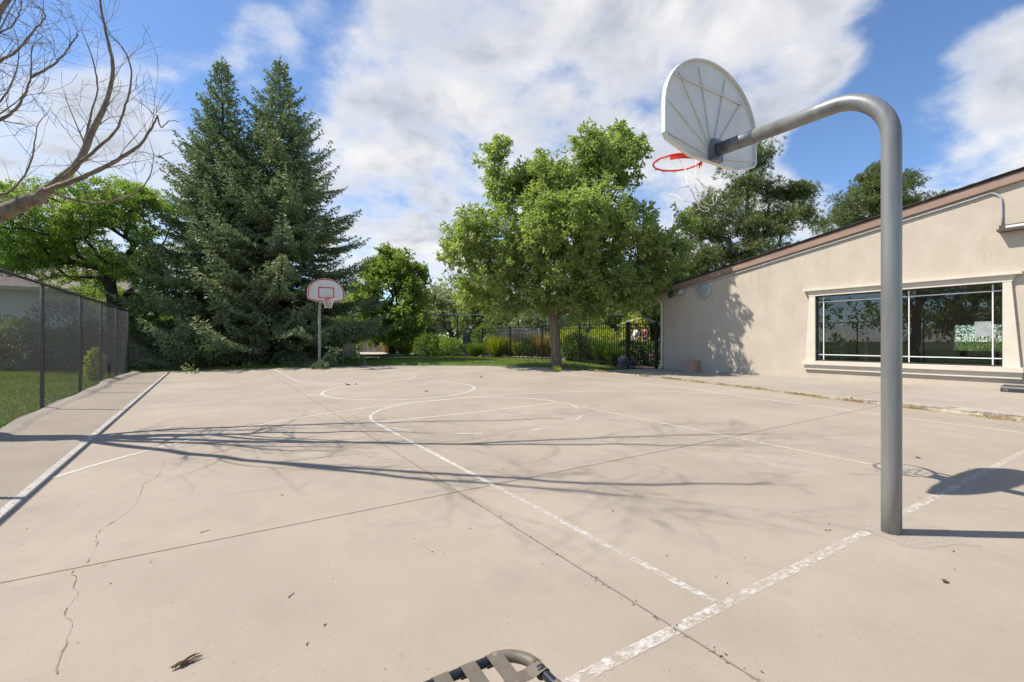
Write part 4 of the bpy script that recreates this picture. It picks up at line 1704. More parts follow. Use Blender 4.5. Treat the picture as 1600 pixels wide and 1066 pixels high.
# -- honey locust behind the side fence
rng = np.random.default_rng(6)
D = 21.0
lb = PX(178, 534, D)
loc_base = (lb[0], lb[1], .1)
lobes = [(60, 350, 19, 80, 36, 2.2, 46), (150, 320, 20, 75, 34, 2.0, 44), (215, 340, 21, 42, 45, 1.8, 30), (30, 400, 20, 60, 30, 2., 26), (110, 400, 21, 80, 34, 2.2, 34), (215, 415, 21.5, 45, 45, 2., 34),
         (-60, 360, 20, 70, 60, 2.2, 40), (20, 310, 20, 40, 20, 1.4, 14), (225, 480, 22.5, 30, 40, 1.6, 24), (160, 450, 23, 60, 25, 1.5, 16)]
trunk = tree_trunk(loc_base, [PX(178, 500, D), PX(176, 468, D), PX(172, 448, D)], .03)
broad_tree('locust_tree', loc_base, trunk, lobe_points(lobes), .26, 'feathery light green locust tree with dark forking trunk behind the side fence', 'leaf_locust', 'bark_dark', per=270, rc=.72, L=.13, W=.36, flat=.6, droop=.15, rmin=.014, sag=.05)

# -- bright maple right of the spruces
rng = np.random.default_rng(7)
D = 31.
mbp = PX(612, 534, D)
lobes = [(596, 475, 30.5, 40, 50, 2.5, 70), (626, 428, 31, 28, 26, 1.8, 34), (648, 462, 30, 14, 30, 1.4, 22), (590, 420, 31.5, 18, 26, 1.5, 18), (604, 520, 30, 44, 18, 2., 34), (640, 500, 29.5, 18, 26, 1.6, 22), (612, 402, 31, 10, 10, .8, 6), (655, 432, 30.6, 7, 12, .6, 6)]
trunk = tree_trunk((mbp[0], mbp[1], .3), [PX(612, 500, D), PX(614, 480, D)], .03)
broad_tree('maple_tree', (mbp[0], mbp[1], .3), trunk, lobe_points(lobes), .22, 'bright green leafy tree just right of the spruces', 'leaf_maple', 'bark_dark', per=130, rc=.58, L=.20, W=.6, rmin=.014, twig_frac=.5)

# -- background trees, one by one: (x, y_top, half width px, distance, material, label)
BG = [(705, 424, 36, 44, 'leaf_grey', 'grey green rounded tree in the gap between maple and ash'),
      (748, 428, 34, 38, 'leaf_dull', 'dull green tree showing under the left side of the ash crown'),
      (668, 452, 22, 48, 'leaf_dull', 'distant small green tree behind the right edge of the bright maple'),
      (960, 452, 40, 36, 'leaf_dull', 'dark green tree behind the right part of the ash'),
      (840, 448, 45, 46, 'leaf_grey', 'grey green tree far behind the ash trunk'),
      (1015, 440, 32, 34, 'needle_pine', 'olive green evergreen behind the clubhouse corner'),
      (905, 470, 40, 50, 'leaf_dull', 'distant green tree in the shade right of the ash trunk'),
      (1463, 303, 26, 34, 'leaf_maple', 'light green treetop peeking over the clubhouse roof'),
      (250, 470, 40, 40, 'leaf_locust', 'sunlit tree between the locust and the left spruce'),
      (560, 450, 40, 46, 'leaf_dull', 'tree mostly hidden behind the right spruce'),
      (60, 455, 60, 46, 'leaf_dull', 'distant tree beyond the grey house at far left'),
      (1085, 420, 30, 36, 'leaf_dull', 'low dark tree just over the clubhouse eave')]
for i, (x, yt, hw, d, lm, lab) in enumerate(BG):
    rng = np.random.default_rng(40 + i)
    px_m = d / FPX
    top = CAM_Z + (534 - yt) * px_m
    b = PX(x, 534, d)
    R = hw * px_m
    base = (b[0], b[1], .2)
    h = top - .2
    lob = [((b[0], b[1], .2 + h * .62), (R, R, h * .36), 46), ((b[0] + R * .3, b[1] - R * .2, .2 + h * .42), (R * .95, R * .95, h * .24), 30), ((b[0] - R * .4, b[1], .2 + h * .5), (R * .8, R * .8, h * .26), 24)]
    tr = tree_trunk(base, [(b[0], b[1], .2 + h * .18), (b[0] + .1, b[1], .2 + h * .30)], .03)
    broad_tree('background_tree', base, tr, lobe_world(lob), .16 + .012 * h, lab, lm, 'bark_brown', per=150, rc=max(.55, R * .34), L=.20, W=.55, rmin=.02, group='trees beyond the court', twig_frac=.1)

# -- trees on the street side, seen mirrored in the clubhouse window
for i, (x, y, h, R, lab) in enumerate([(-15, 6.5, 8.2, 3.6, 'leafy tree left of the fence, seen mirrored in the left window pane'), (-13, -.5, 6.2, 3.0, 'leafy tree left of the fence, seen mirrored in the right window pane'),
                                       (-24, 13, 9., 4.6, 'tall tree across the lawn, seen mirrored high in the window')]):
    rng = np.random.default_rng(70 + i)
    lob = [((x, y, h * .62), (R, R, h * .34), 60), ((x + .8, y - .5, h * .42), (R * .9, R * .9, h * .2), 30)]
    tr = tree_trunk((x, y, .1), [(x, y, h * .2), (x + .1, y, h * .32)], .03)
    broad_tree('street_tree', (x, y, .1), tr, lobe_world(lob), .2, lab, 'leaf_dull', 'bark_brown', per=140, rc=.8, L=.2, W=.55, rmin=.02, group='trees mirrored in the window', twig_frac=.1)

# -- pines over the clubhouse roof
pb = PX(1165, 534, 27)
pine((pb[0], pb[1], .2), [(1150, 245, 27, 22, 28, 1.0, 14), (1185, 250, 27, 18, 28, .9, 12), (1140, 305, 27, 45, 28, 1.7, 26), (1215, 300, 27, 28, 20, 1.2, 16), (1250, 305, 27, 26, 16, 1.0, 14), (1160, 355, 26.5, 70, 32, 2.2, 46),
                          (1230, 345, 27, 36, 22, 1.6, 20), (1100, 360, 26.5, 32, 42, 1.7, 32), (1170, 405, 26.5, 75, 26, 2.2, 40), (1090, 415, 26, 40, 30, 1.8, 30), (1040, 455, 26, 30, 30, 1.6, 26), (1110, 460, 26, 60, 30, 2., 24)],
     PX(1172, 232, 27), .24, 'broad dark pine rising over the low end of the clubhouse roof', 31)
pb = PX(1375, 534, 34)
pine((pb[0], pb[1], .2), [(1362, 272, 34, 14, 18, .8, 12), (1365, 295, 34, 34, 18, 1.4, 26), (1345, 322, 34, 55, 20, 1.8, 40), (1330, 350, 34, 60, 20, 1.9, 40), (1390, 318, 34, 30, 24, 1.6, 20), (1420, 290, 34, 10, 26, .8, 12), (1432, 322, 34, 22, 18, 1.2, 18), (1400, 350, 34, 50, 24, 2., 30)],
     PX(1375, 262, 34), .28, 'second pine showing behind the near hoop pole above the roof', 32)


# -- bare tree leaning in from the left
def dead_tree():
    global rng
    rng = np.random.default_rng(17)
    b0 = RT * -8.6 + FW * 6.4
    t = thing('bare_tree', (b0[0], b0[1], .05), 'leafless tree with curling bare branches leaning over the fence at left', 'tree')
    mb = MB()

    def spline(raw, per=5):
        raw = [np.array(p, float) for p in raw]
        pts = []
        for i in range(len(raw) - 1):
            p0, p1, p2, p3 = raw[max(i - 1, 0)], raw[i], raw[i + 1], raw[min(i + 2, len(raw) - 1)]
            for q in range(per):
                u = q / per
                pts.append(.5 * ((2 * p1) + (-p0 + p2) * u + (2 * p0 - 5 * p1 + 4 * p2 - p3) * u * u + (-p0 + 3 * p1 - 3 * p2 + p3) * u ** 3))
        pts.append(raw[-1])
        return pts

    def limb(raw, r0, r1, lv, wob=.02):
        pts = spline(raw)
        n = len(pts)
        pts = [p + rng.normal(size=3) * wob * min(1, i / 3) for i, p in enumerate(pts)]
        rad = [r0 + (r1 - r0) * (i / (n - 1)) ** .85 for i in range(n)]
        rad = [q * (1 + .04 * rng.normal()) if lv < 2 else q for q in rad]
        mb.tube(pts, rad, 9 if r0 > .05 else (6 if r0 > .015 else 4), True)
        return pts, rad

    def twig(p, d, L, r, lv):
        k = max(4, int(L / .16))
        pts = [np.array(p)]
        d = unit(np.array(d))
        curl = rng.normal(size=3) * .26
        for i in range(k):
            d = unit(d + curl * .6 + np.array([0, 0, .10]) + rng.normal(size=3) * .10)
            pts.append(pts[-1] + d * (L / k))
        rad = [max(.0022, r * (1 - .85 * i / k)) for i in range(k + 1)]
        mb.tube(pts, rad, 5 if r > .008 else 3, False)
        if lv > 0:
            for j in range(rng.integers(2, 5)):
                i = rng.integers(1, k)
                dd = unit(pts[i + 1] - pts[i])
                nd = unit(dd * .8 + rdir(1)[0] * .75)
                twig(pts[i], nd, L * (.4 + .35 * rng.random()), rad[i] * .6, lv - 1)

    def dress(pts, rad, every, Lr, lv, start=.2):
        n = len(pts)
        s = start
        while s < 1:
            i = min(n - 2, int(s * n))
            dd = unit(pts[i + 1] - pts[i])
            nd = unit(dd * .7 + rdir(1)[0] * .8 + np.array([0, 0, .25]))
            twig(pts[i], nd, Lr * (.5 + .8 * rng.random()), max(.0045, rad[i] * .26), lv)
            s += every * (.6 + .8 * rng.random())

    def P(x, y, d):
        return PX(x, y, d)
    # trunk and the scaffold
    fork = P(-95, 372, 6.45)
    limb([(b0[0], b0[1], .0), RT * -8.4 + FW * 6.4 + UP * .9, RT * -8.05 + FW * 6.4 + UP * 2.0, fork], .27, .19, 0)
    a, ra = limb([fork, P(-40, 352, 6.5), P(0, 332, 6.55), P(40, 318, 6.6), P(75, 296, 6.65)], .155, .07, 0)
    # visible limbs
    L = [([P(75, 296, 6.65), P(105, 272, 6.7), P(125, 250, 6.8), P(140, 215, 6.8), P(160, 175, 6.8), P(172, 140, 6.9), P(176, 100, 6.9), P(165, 50, 6.9), P(155, -10, 6.9), P(150, -80, 6.8)], .062, .008),
         ([P(70, 300, 6.65), P(110, 285, 6.4), P(155, 266, 6.3), P(190, 247, 6.2), P(222, 224, 6.2), P(240, 195, 6.2), P(246, 182, 6.2)], .042, .008),
         ([P(246, 182, 6.2), P(252, 200, 6.2), P(264, 190, 6.15), P(280, 192, 6.1)], .010, .004),
         ([P(80, 300, 6.65), P(110, 312, 6.9), P(150, 318, 7.0), P(190, 312, 7.1), P(220, 296, 7.1), P(236, 270, 7.1), P(240, 240, 7.2)], .024, .005),
         ([P(95, 284, 6.7), P(122, 258, 6.5), P(150, 235, 6.4), P(180, 205, 6.3), P(197, 165, 6.2), P(205, 120, 6.2), P(195, 80, 6.2), P(170, 55, 6.2)], .028, .005),
         ([P(110, 268, 6.7), P(128, 235, 7.2), P(140, 190, 7.4), P(152, 140, 7.5), P(145, 95, 7.5), P(128, 50, 7.5)], .024, .005),
         ([P(0, 188, 6.2), P(20, 176, 6.2), P(38, 150, 6.2), P(48, 120, 6.2), P(50, 72, 6.2)], .024, .006),
         ([P(48, 122, 6.2), P(75, 108, 6.2), P(98, 90, 6.2), P(112, 68, 6.2), P(122, 56, 6.2)], .018, .006),
         ([P(0, 96, 6.), P(25, 82, 6.), P(46, 58, 6.), P(66, 35, 6.), P(70, 22, 6.), P(50, 5, 6.)], .018, .005),
         ([P(0, 52, 5.8), P(20, 40, 5.8), P(32, 15, 5.8), P(35, -20, 5.8)], .014, .005),
         ([P(-10, 308, 6.9), P(15, 300, 6.9), P(38, 276, 6.9), P(52, 240, 7.0), P(58, 200, 7.), P(72, 180, 7.)], .020, .004),
         ([P(-5, 165, 7.), P(14, 140, 7.), P(28, 100, 7.), P(28, 60, 7.)], .016, .004),
         # limbs that stay out of the picture but throw their shade on the court
         ([fork, P(-90, 300, 6.3), P(-60, 180, 6.2), P(0, 188, 6.2)], .07, .034),
         ([P(-60, 180, 6.2), P(-40, 110, 6.1), P(0, 96, 6.)], .04, .018),
         ([P(-40, 110, 6.1), P(-30, 60, 5.9), P(0, 52, 5.8)], .03, .014),
         ([P(-60, 340, 6.5), P(-40, 318, 6.8), P(-10, 308, 6.9)], .04, .02),
         ([P(-70, 200, 6.3), P(-40, 180, 6.8), P(-5, 165, 7.)], .03, .016)]
    for raw, r0, r1 in L:
        pts, rad = limb(raw, r0, r1, 1, .0035)
        if r0 > .012:
            dress(pts, rad, .07 if r0 > .03 else .11, .8 if r0 > .03 else .55, 1, .2)
    # upper crown above the frame
    up = [([fork, RT * -7.4 + FW * 5.9 + UP * 4.2, RT * -6.4 + FW * 5.3 + UP * 5.4, RT * -5.2 + FW * 4.9 + UP * 6.4, RT * -4.0 + FW * 4.6 + UP * 7.0, RT * -2.8 + FW * 4.6 + UP * 7.2], .075, .014),
          ([fork, RT * -7.7 + FW * 6.4 + UP * 4.6, RT * -7.1 + FW * 6.3 + UP * 6.3, RT * -5.9 + FW * 6.2 + UP * 7.4, RT * -4.7 + FW * 6.2 + UP * 8.3, RT * -3.6 + FW * 6.1 + UP * 8.9], .08, .014),
          ([fork, RT * -8.2 + FW * 7.1 + UP * 4.8, RT * -7.9 + FW * 7.5 + UP * 6.8, RT * -6.9 + FW * 7.8 + UP * 8.2, RT * -5.7 + FW * 8.0 + UP * 9.2], .07, .014),
          ([RT * -6.4 + FW * 5.3 + UP * 5.4, RT * -5.6 + FW * 4.8 + UP * 6.4, RT * -5.0 + FW * 4.5 + UP * 7.4, RT * -4.6 + FW * 4.3 + UP * 8.0], .05, .01),
          ([RT * -5.9 + FW * 6.2 + UP * 7.4, RT * -4.8 + FW * 6.5 + UP * 8.0, RT * -3.8 + FW * 6.7 + UP * 8.5, RT * -2.8 + FW * 6.8 + UP * 8.9], .04, .01)]
    for raw, r0, r1 in up:
        pts, rad = limb(raw, r0, r1, 1, .02)
        dress(pts, rad, .05, 1.3, 2, .3)
    obj('trunk', mb, 'bark_dead', t, True)


dead_tree()


# ------------------------------------------------------------------ grass
def grass():
    global rng
    rng = np.random.default_rng(3)

    def patch(n, x0, x1, y0, y1, hmin, hmax, name):
        X = x0 + (x1 - x0) * rng.random(n)
        Y = y0 + (y1 - y0) * rng.random(n)
        ok = ~inside_paved(X, Y)
        X, Y = X[ok], Y[ok]
        m = len(X)
        P = np.stack([X, Y, ground_z(X, Y) - .004], 1)
        h = hmin + (hmax - hmin) * rng.random(m)
        A = rdir(m) * .45 + np.array([0, 0, 1.])
        V, F = leaves(P, A, rdir(m), h, .011 + .006 * rng.random(m), .05)
        tone = .5 * (np.sin(X * 2.1) * np.sin(Y * 1.7) * .5 + .5) + .5 * rng.random(m)
        o = np_mesh(name, V, F, 'grass_blade', None, np.repeat(tone, 2))
        return o
    tag(patch(78000, -9.5, -2.5, 8, 28.5, .03, .085, 'grass'), 'mown green grass beyond the side fence', 'grass', kind='stuff')
    tag(patch(75000, -2.6, 14.2, 11.5, 24.6, .03, .08, 'grass'), 'strip of bright mown grass at the far end of the court', 'grass', kind='stuff')
    # weeds in the step edge
    n = 2600
    Y = rng.choice([11.6, 11.2, 9.4, 8.6, 8.4, 7.6, 6.9, 6.4, 5.3, 4.9, 4.2, 3.3, 2.2, 6.0], n) + rng.normal(size=n) * .16
    X = KX - .07 + rng.normal(size=n) * .03 + .03 * np.sin(Y * 2.3) + np.where(Y > 11, .25 * (Y - 11), 0)
    P = np.stack([X, Y, court_z(X, Y) + .01], 1)
    h = .02 + .05 * rng.random(n)
    V, F = leaves(P, rdir(n) * .8 + np.array([0, 0, .8]), rdir(n), h, .012, .05)
    tag(np_mesh('weeds', V, F, 'shrub_straw', None, np.repeat(rng.random(n), 2)), 'dry low weeds caught along the walkway step', 'weeds', kind='stuff')


grass()


def distant_wood():
    global rng
    rng = np.random.default_rng(99)
    n = 900
    x = -150 + 1300 * rng.random(n)
    d = 58 + 26 * rng.random(n)
    top = 6.5 + 2.2 * np.sin(x * .021) + 1.3 * np.sin(x * .067 + 1)
    z = .3 + top * rng.random(n) ** .8
    C = RT * ((x - 800) / FPX * d)[:, None] + FW * d[:, None] + UP * z[:, None]
    m = 420
    y2 = -55 + 105 * rng.random(m)
    C2 = np.stack([-52 - 16 * rng.random(m) + .25 * np.abs(y2), y2, .3 + (6.2 + 1.6 * np.sin(y2 * .2)) * rng.random(m) ** .8], 1)
    C = np.concatenate([C, C2])
    V, F, tone, tips = clump_leaves(C, C.mean(0) - np.array([0, 0, 40.]), 50, 1.5, .46, .6)
    tag(np_mesh('distant_wood', V, F, 'leaf_dull', None, tone), 'far belt of green trees closing the view behind the garden', 'wood', kind='stuff')


distant_wood()


# ------------------------------------------------------------------ garden beyond the fence
def shrub(name, base, R, H, mat, label, n=1400, L=.09, W=.45, spiky=False, group='garden plants', stems=6, cat='plant'):
    global rng
    base = np.array(base, float)
    t = thing(name, tuple(base), label, cat, group)
    mb = MB()
    k = stems
    tips = []
    for i in range(k):
        a = 6.283 * i / k + rng.random()
        tip = base + [R * .55 * math.cos(a), R * .55 * math.sin(a), H * (.6 + .3 * rng.random())]
        mb.tube([base + [.03 * math.cos(a), .03 * math.sin(a), -.03], base + (tip - base) * .5 + rng.normal(size=3) * .03, tip], [.012, .009, .004], 4, False)
        tips.append(tip)
    obj('stems', mb, 'bark_brown', t)
    if spiky:
        a = rng.random(n) * 6.283
        rr = np.sqrt(rng.random(n)) * R * .35
        P = base + np.stack([rr * np.cos(a), rr * np.sin(a), np.zeros(n)], 1)
        A = np.stack([np.cos(a) * .35, np.sin(a) * .35, np.ones(n)], 1) + rng.normal(size=(n, 3)) * .16
        ln = H * (.55 + .5 * rng.random(n))
        V, F = leaves(P, A, rdir(n), ln, .018, .02)
        # flower / seed heads along the upper stems
        q = P + unit(A) * (ln * (.6 + .4 * rng.random(n)))[:, None]
        V2, F2 = leaves(q, A + rdir(n) * .8, rdir(n), L, L * .5, .05)
        V, F = np.concatenate([V, V2]), np.concatenate([F, F2 + len(V)])
        tone = np.repeat(rng.random(n), 2)
        tone = np.concatenate([tone, np.repeat(rng.random(n), 2)])
    else:
        lump = unit(rng.normal(size=(14, 3)))
        v = rdir(n)
        b = np.max(v @ lump.T, axis=1)
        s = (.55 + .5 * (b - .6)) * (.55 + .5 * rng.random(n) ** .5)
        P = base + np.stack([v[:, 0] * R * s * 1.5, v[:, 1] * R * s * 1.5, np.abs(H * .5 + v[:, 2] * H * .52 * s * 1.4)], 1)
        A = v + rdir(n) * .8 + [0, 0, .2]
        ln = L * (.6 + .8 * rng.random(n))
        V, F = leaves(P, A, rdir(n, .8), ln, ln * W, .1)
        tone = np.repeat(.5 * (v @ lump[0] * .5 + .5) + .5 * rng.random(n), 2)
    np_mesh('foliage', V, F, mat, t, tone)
    return t


rng = np.random.default_rng(9)
# mulch bed and stone edging behind the iron fence
bed = [PX(700, 534, 28)[:2], (13.25, 24.6), (13.8, 19), (14.1, 14.5), (14.15, 12.3), (22, 12.3), (24, 20), (22, 30), (16, 34)]
V = [(p[0], p[1], float(lawn_z(p[0], p[1])) + .05) for p in bed]
tag(obj('garden_bed', MB().add(V, [tuple(range(len(V)))]), 'mulch'), kind='structure')
pth = []
for (x, y) in ((560, 557), (600, 555), (630, 551), (652, 547), (690, 543), (690, 540), (650, 544), (625, 548), (590, 551), (560, 552)):
    d = FPX * (CAM_Z - .42) / (y - 534)
    p = PX(x, y, min(d, 44))
    pth.append((p[0], p[1], .44))
tag(obj('garden_path', MB().add(pth, [tuple(range(len(pth)))]), 'gravel_path'), kind='structure')


def row_stones():
    r = random.Random(12)
    t = thing('stone_edging', (13.0, 22, .33), 'row of pale edging stones along the garden bed behind the iron fence', 'edging')
    y = 17.2
    while y < 25:
        L = r.uniform(.3, .5)
        x = 14.05 - .09 * (y - 16)
        h = r.uniform(.11, .17)
        V = [(x - .09, y, .3), (x + .09, y, .3), (x + .09, y + L, .3), (x - .09, y + L, .3), (x - .07, y + .02, .36 + h), (x + .07, y + .03, .36 + h), (x + .06, y + L - .03, .35 + h), (x - .07, y + L - .02, .36 + h)]
        obj('stone', MB().add(V, [(0, 3, 2, 1), (4, 5, 6, 7), (0, 1, 5, 4), (1, 2, 6, 5), (2, 3, 7, 6), (3, 0, 4, 7)]), 'stone_pale', t)
        y += L + .02


row_stones()

PL = [  # x, y_base, d, R, H, material, spiky, n, label
    (690, 556, 28.5, .9, 1.0, 'shrub_yellow', False, 1500, 'yellow green round bush left of the tall fence post'),
    (668, 557, 28, .75, 1.25, 'shrub_green', False, 1500, 'leafy green bush between the two tall fence posts at left'),
    (707, 557, 27.5, .6, .95, 'shrub_green', False, 1200, 'small green bush at the foot of the tall fence post'),
    (632, 553, 31, 1.0, .9, 'shrub_yellow', True, 900, 'clump of yellow flowering stems beside the garden path'),
    (610, 552, 33, 1.1, .9, 'shrub_straw', True, 800, 'tawny grass clump at the left end of the garden path'),
    (742, 560, 26.5, .7, .8, 'shrub_green', True, 900, 'low pale green clump left of the iron fence beds'),
    (760, 556, 28, .8, 1.9, 'shrub_green', False, 1600, 'tall narrow leafy shrub behind the left end of the iron fence'),
    (778, 560, 26.5, .9, 1.25, 'shrub_yellow', True, 1000, 'yellow green perennials left of the middle iron post'),
    (800, 556, 28, 1.1, 1.75, 'shrub_sage', True, 1500, 'tall lavender grey sage clump behind the iron fence, left'),
    (826, 556, 27, 1.0, 1.65, 'shrub_sage', True, 1400, 'tall lavender grey sage clump behind the iron fence, right'),
    (812, 561, 26, .8, .85, 'shrub_yellow', True, 900, 'low golden perennials in front of the sage'),
    (836, 562, 25.2, .8, .95, 'shrub_dark', False, 1500, 'dark green low bush left of the ash trunk'),
    (848, 561, 24.8, .5, 1.3, 'shrub_straw', True, 700, 'straw coloured grass clump just left of the ash trunk'),
    (890, 560, 23.0, .8, 1.5, 'shrub_yellow', False, 1400, 'yellow green shrub right of the ash trunk'),
    (906, 564, 21.8, .75, 1.15, 'shrub_dark', False, 1600, 'dark rounded shrub right of the ash trunk by the fence'),
    (925, 563, 21.5, .7, 1.0, 'shrub_green', True, 900, 'green grassy clump behind the iron post right of the ash'),
    (943, 565, 20.8, .8, 1.1, 'shrub_green', True, 1000, 'upright green perennials in the middle of the right fence panel'),
    (940, 556, 25.5, .8, 1.7, 'shrub_yellow', False, 1200, 'bright yellow green bush further back behind the right fence panel'),
    (962, 568, 19.9, .6, .8, 'shrub_green', True, 900, 'low green perennials left of the gate post'),
    (983, 566, 20.6, .6, 1.0, 'shrub_dark', False, 1400, 'dark evergreen shrub left of the thick gate post'),
    (1016, 566, 21.0, .7, .9, 'shrub_dark', False, 1200, 'dark shrub behind the gate beside the clubhouse corner'),
    (990, 540, 27, .8, 2.4, 'shrub_yellow', False, 1200, 'tall golden shrub behind the gate post'),
    (979, 571, 18.9, .28, .42, 'shrub_sage', False, 500, 'small silvery plant at the foot of the fence left of gate'),
    (1478, 566, 29.0, 2.6, 3.8, 'shrub_green', False, 11000, 'sunlit green bush seen through the clubhouse windows'),
    (-1, 1, 1, 1.20, 2.60, 'shrub_sage', False, 2600, 'pale grey green lilac bush leftmost behind the side fence'),
    (-2, 1, 1, 1.10, 2.20, 'leaf_grey', False, 2600, 'green bush second from left behind the side fence'),
    (-3, 1, 1, 1.15, 2.90, 'shrub_sage', False, 2600, 'tall silvery bush in the middle behind the side fence'),
    (-4, 1, 1, 0.90, 2.00, 'leaf_grey', False, 2600, 'low green bush behind the far fence posts'),
    (470, 571, 24.0, .7, .75, 'shrub_yellow', False, 900, 'sunlit yellow green bush glimpsed beside the spruce trunk'),
    (146, 598, 15.2, .17, .95, 'shrub_yellow', False, 500, 'young yellow green sapling growing against the side fence'),
]
for (x, yb, d, R, H, m_, sp, n, lab) in PL:
    p = PX(x, yb, d)
    if x < 0:
        p = np.array([[-8.6, 27.6, 0], [-6.9, 27.2, 0], [-5.3, 27.4, 0], [-4.4, 26.2, 0]][-x - 1])
    if x == 1478:
        p = np.array([28.2, 6.6, 0])
    if x == 146:
        p = np.array([-3.0, 19.0, 0])
    z = float(ground_z(p[0], p[1])) + (.05 if x > 600 else 0)
    shrub('garden_shrub' if not sp else 'perennial_clump', (p[0], p[1], z), R, H, m_, lab, int(n * 1.5), .11 if not sp else .06, .5, sp)
# flowers at the foot of the right spruce
for (x, d, lab) in ((533, 21.6, 'small white flowering plant left of the far strap chair'), (556, 21.2, 'small white flowering plant in front of the far strap chair')):
    p = PX(x, 534, d)
    t = shrub('flower_plant', (p[0], p[1], float(ground_z(p[0], p[1]))), .35, .5, 'shrub_green', lab, 700, .06, .5, False, 'white flowers under the spruces')
    q = np.array([p[0], p[1], .55]) + rng.normal(size=(14, 3)) * [.2, .2, .07]
    P = np.repeat(q, 6, 0)
    V, F = leaves(P, rdir(len(P), .5), rdir(len(P)), .05, .035, .1)
    np_mesh('blossoms', V, F, 'petal', t, rng.random(len(F)))
# weed tuft at the lawn edge, by the end of the step
p = ground_px(870, 582)
shrub('weed_tuft', (p[0], p[1], float(court_z(*p))), .22, .22, 'shrub_yellow', 'small yellow weed tuft at the lawn edge before the ash', 70, .03, .4, True, None)
p = ground_px(1230, 616)


# pale bench wall, bricks and pool furniture in the garden
def garden_things():
    t = thing('garden_wall', tuple(PX(696, 534, 37)[:2]) + (.4,), 'low pale concrete wall seat beyond the garden bushes', 'wall')
    a, b = PX(664, 534, 38), PX(724, 534, 36)
    obj('wall_body', MB().beam((a[0], a[1], .62), (b[0], b[1], .62), .35, .44), 'stone_pale', t)
    obj('cap', MB().beam((a[0], a[1], .92), (b[0], b[1], .92), .5, .14), 'stone_pale', t)
    # slatted dark red box behind the ash trunk
    p = PX(853, 534, 25.8)
    t = thing('wooden_crate', (p[0], p[1], .36), 'dark red slatted wooden crate behind the iron fence by the ash trunk', 'crate')
    for k in range(4):
        obj('slat', MB().beam(p + RT * -.34 + UP * (.50 - p[2] + k * .19), p + RT * .34 + UP * (.50 - p[2] + k * .19), .03, .14), 'brick_red', t)
        obj('slat', MB().beam(p + FW * .6 + RT * -.34 + UP * (.50 - p[2] + k * .19), p + FW * .6 + RT * .34 + UP * (.50 - p[2] + k * .19), .03, .14), 'brick_red', t)
    for s in (-.3, .3):
        for f in (.04, .56):
            q = p + RT * s + FW * f
            obj('corner_post', MB().box((q[0] - .03, q[1] - .03, .36), (q[0] + .03, q[1] + .03, 1.22)), 'brick_red', t)
    # patio table with a pinkish top
    p = PX(958, 534, 24.5)
    t = thing('patio_table', (p[0], p[1], .38), 'patio table with reddish cloth in the garden behind the iron fence', 'table')
    c = np.array([p[0], p[1], 0])
    for (s, f) in ((-.55, -.3), (.55, -.3), (-.55, .3), (.55, .3)):
        q = c + RT * s + FW * f
        obj('leg', MB().tube([(q[0], q[1], .38), (q[0], q[1], 1.2)], .025, 6), 'tube_dark', t)
    V = []
    for z in (1.20, 1.23):
        for (s, f) in ((-.65, -.4), (.65, -.4), (.65, .4), (-.65, .4)):
            q = c + RT * s + FW * f
            V.append((q[0], q[1], z))
    obj('table_top', MB().add(V, [(3, 2, 1, 0), (4, 5, 6, 7), (0, 1, 5, 4), (1, 2, 6, 5), (2, 3, 7, 6), (3, 0, 4, 7)]), 'cloth_white', t)
    V = []
    n = 24
    for z, k in ((1.237, 1.02), (.98, 1.06)):
        for i in range(n):
            a_ = 2 * math.pi * (i + .5) / n
            m_ = 1 / max(abs(math.cos(a_)) / .66, abs(math.sin(a_)) / .41)
            wv = 1 + (.03 * math.sin(i * 2.4) if z < 1.2 else 0)
            q = c + RT * (m_ * math.cos(a_) * k * wv) + FW * (m_ * math.sin(a_) * k * wv)
            V.append((q[0], q[1], z))
    obj('cloth', MB().add(V, [tuple(range(n))] + [(i, (i + 1) % n, n + (i + 1) % n, n + i) for i in range(n)]), 'table_pink', t)
    # shed with grey gable roof
    p = PX(1003, 534, 31)
    t = thing('garden_shed', (p[0], p[1], .3), 'small garden shelter with a grey roof behind the gate', 'shed')
    c = np.array([p[0], p[1], 0])
    for (s, f) in ((-.9, 0), (.9, 0), (-.9, 1.6), (.9, 1.6)):
        q = c + RT * s + FW * f
        obj('post', MB().box((q[0] - .05, q[1] - .05, .3), (q[0] + .05, q[1] + .05, 2.45)), 'wood_tan', t)
    V = []
    for f in (-.3, 1.9):
        for (s, z) in ((-1.25, 2.42), (0, 2.86), (1.25, 2.42), (1.25, 2.36), (0, 2.80), (-1.25, 2.36)):
            q = c + RT * s + FW * f
            V.append((q[0], q[1], z))
    obj('roof', MB().add(V, [(0, 1, 2, 3, 4, 5), (11, 10, 9, 8, 7, 6)] + [(k, k + 6, (k + 1) % 6 + 6, (k + 1) % 6) for k in range(6)]), 'round_grey', t)
    # blue tray at the foot of the ash
    p = PX(884, 534, 22.6)
    t = tag(obj('plant_tray', MB().box((p[0] - .3, p[1] - .15, .36), (p[0] + .3, p[1] + .15, .40)).box((p[0] - .3, p[1] - .15, .40), (p[0] - .28, p[1] + .15, .48)).box((p[0] + .28, p[1] - .15, .40), (p[0] + .3, p[1] + .15, .48)).box((p[0] - .28, p[1] - .15, .40), (p[0] + .28, p[1] - .13, .48)).box((p[0] - .28, p[1] + .13, .40), (p[0] + .28, p[1] + .15, .48)), 'blue_plastic', base=(p[0], p[1], .36)), 'blue plastic plant tray on the ground right of the ash trunk', 'tray')
    # grey house at the far left behind the locust
    t = thing('house', (-9, 33, .1), 'pale grey house with brownish roof behind the side fence', 'house')
    x0, x1, y0, y1 = -19., -3.4, 33., 42.
    obj('wall', MB().box((x0, y0, .1), (x1, y1, 4.0)), 'house_siding', t)
    k = 0
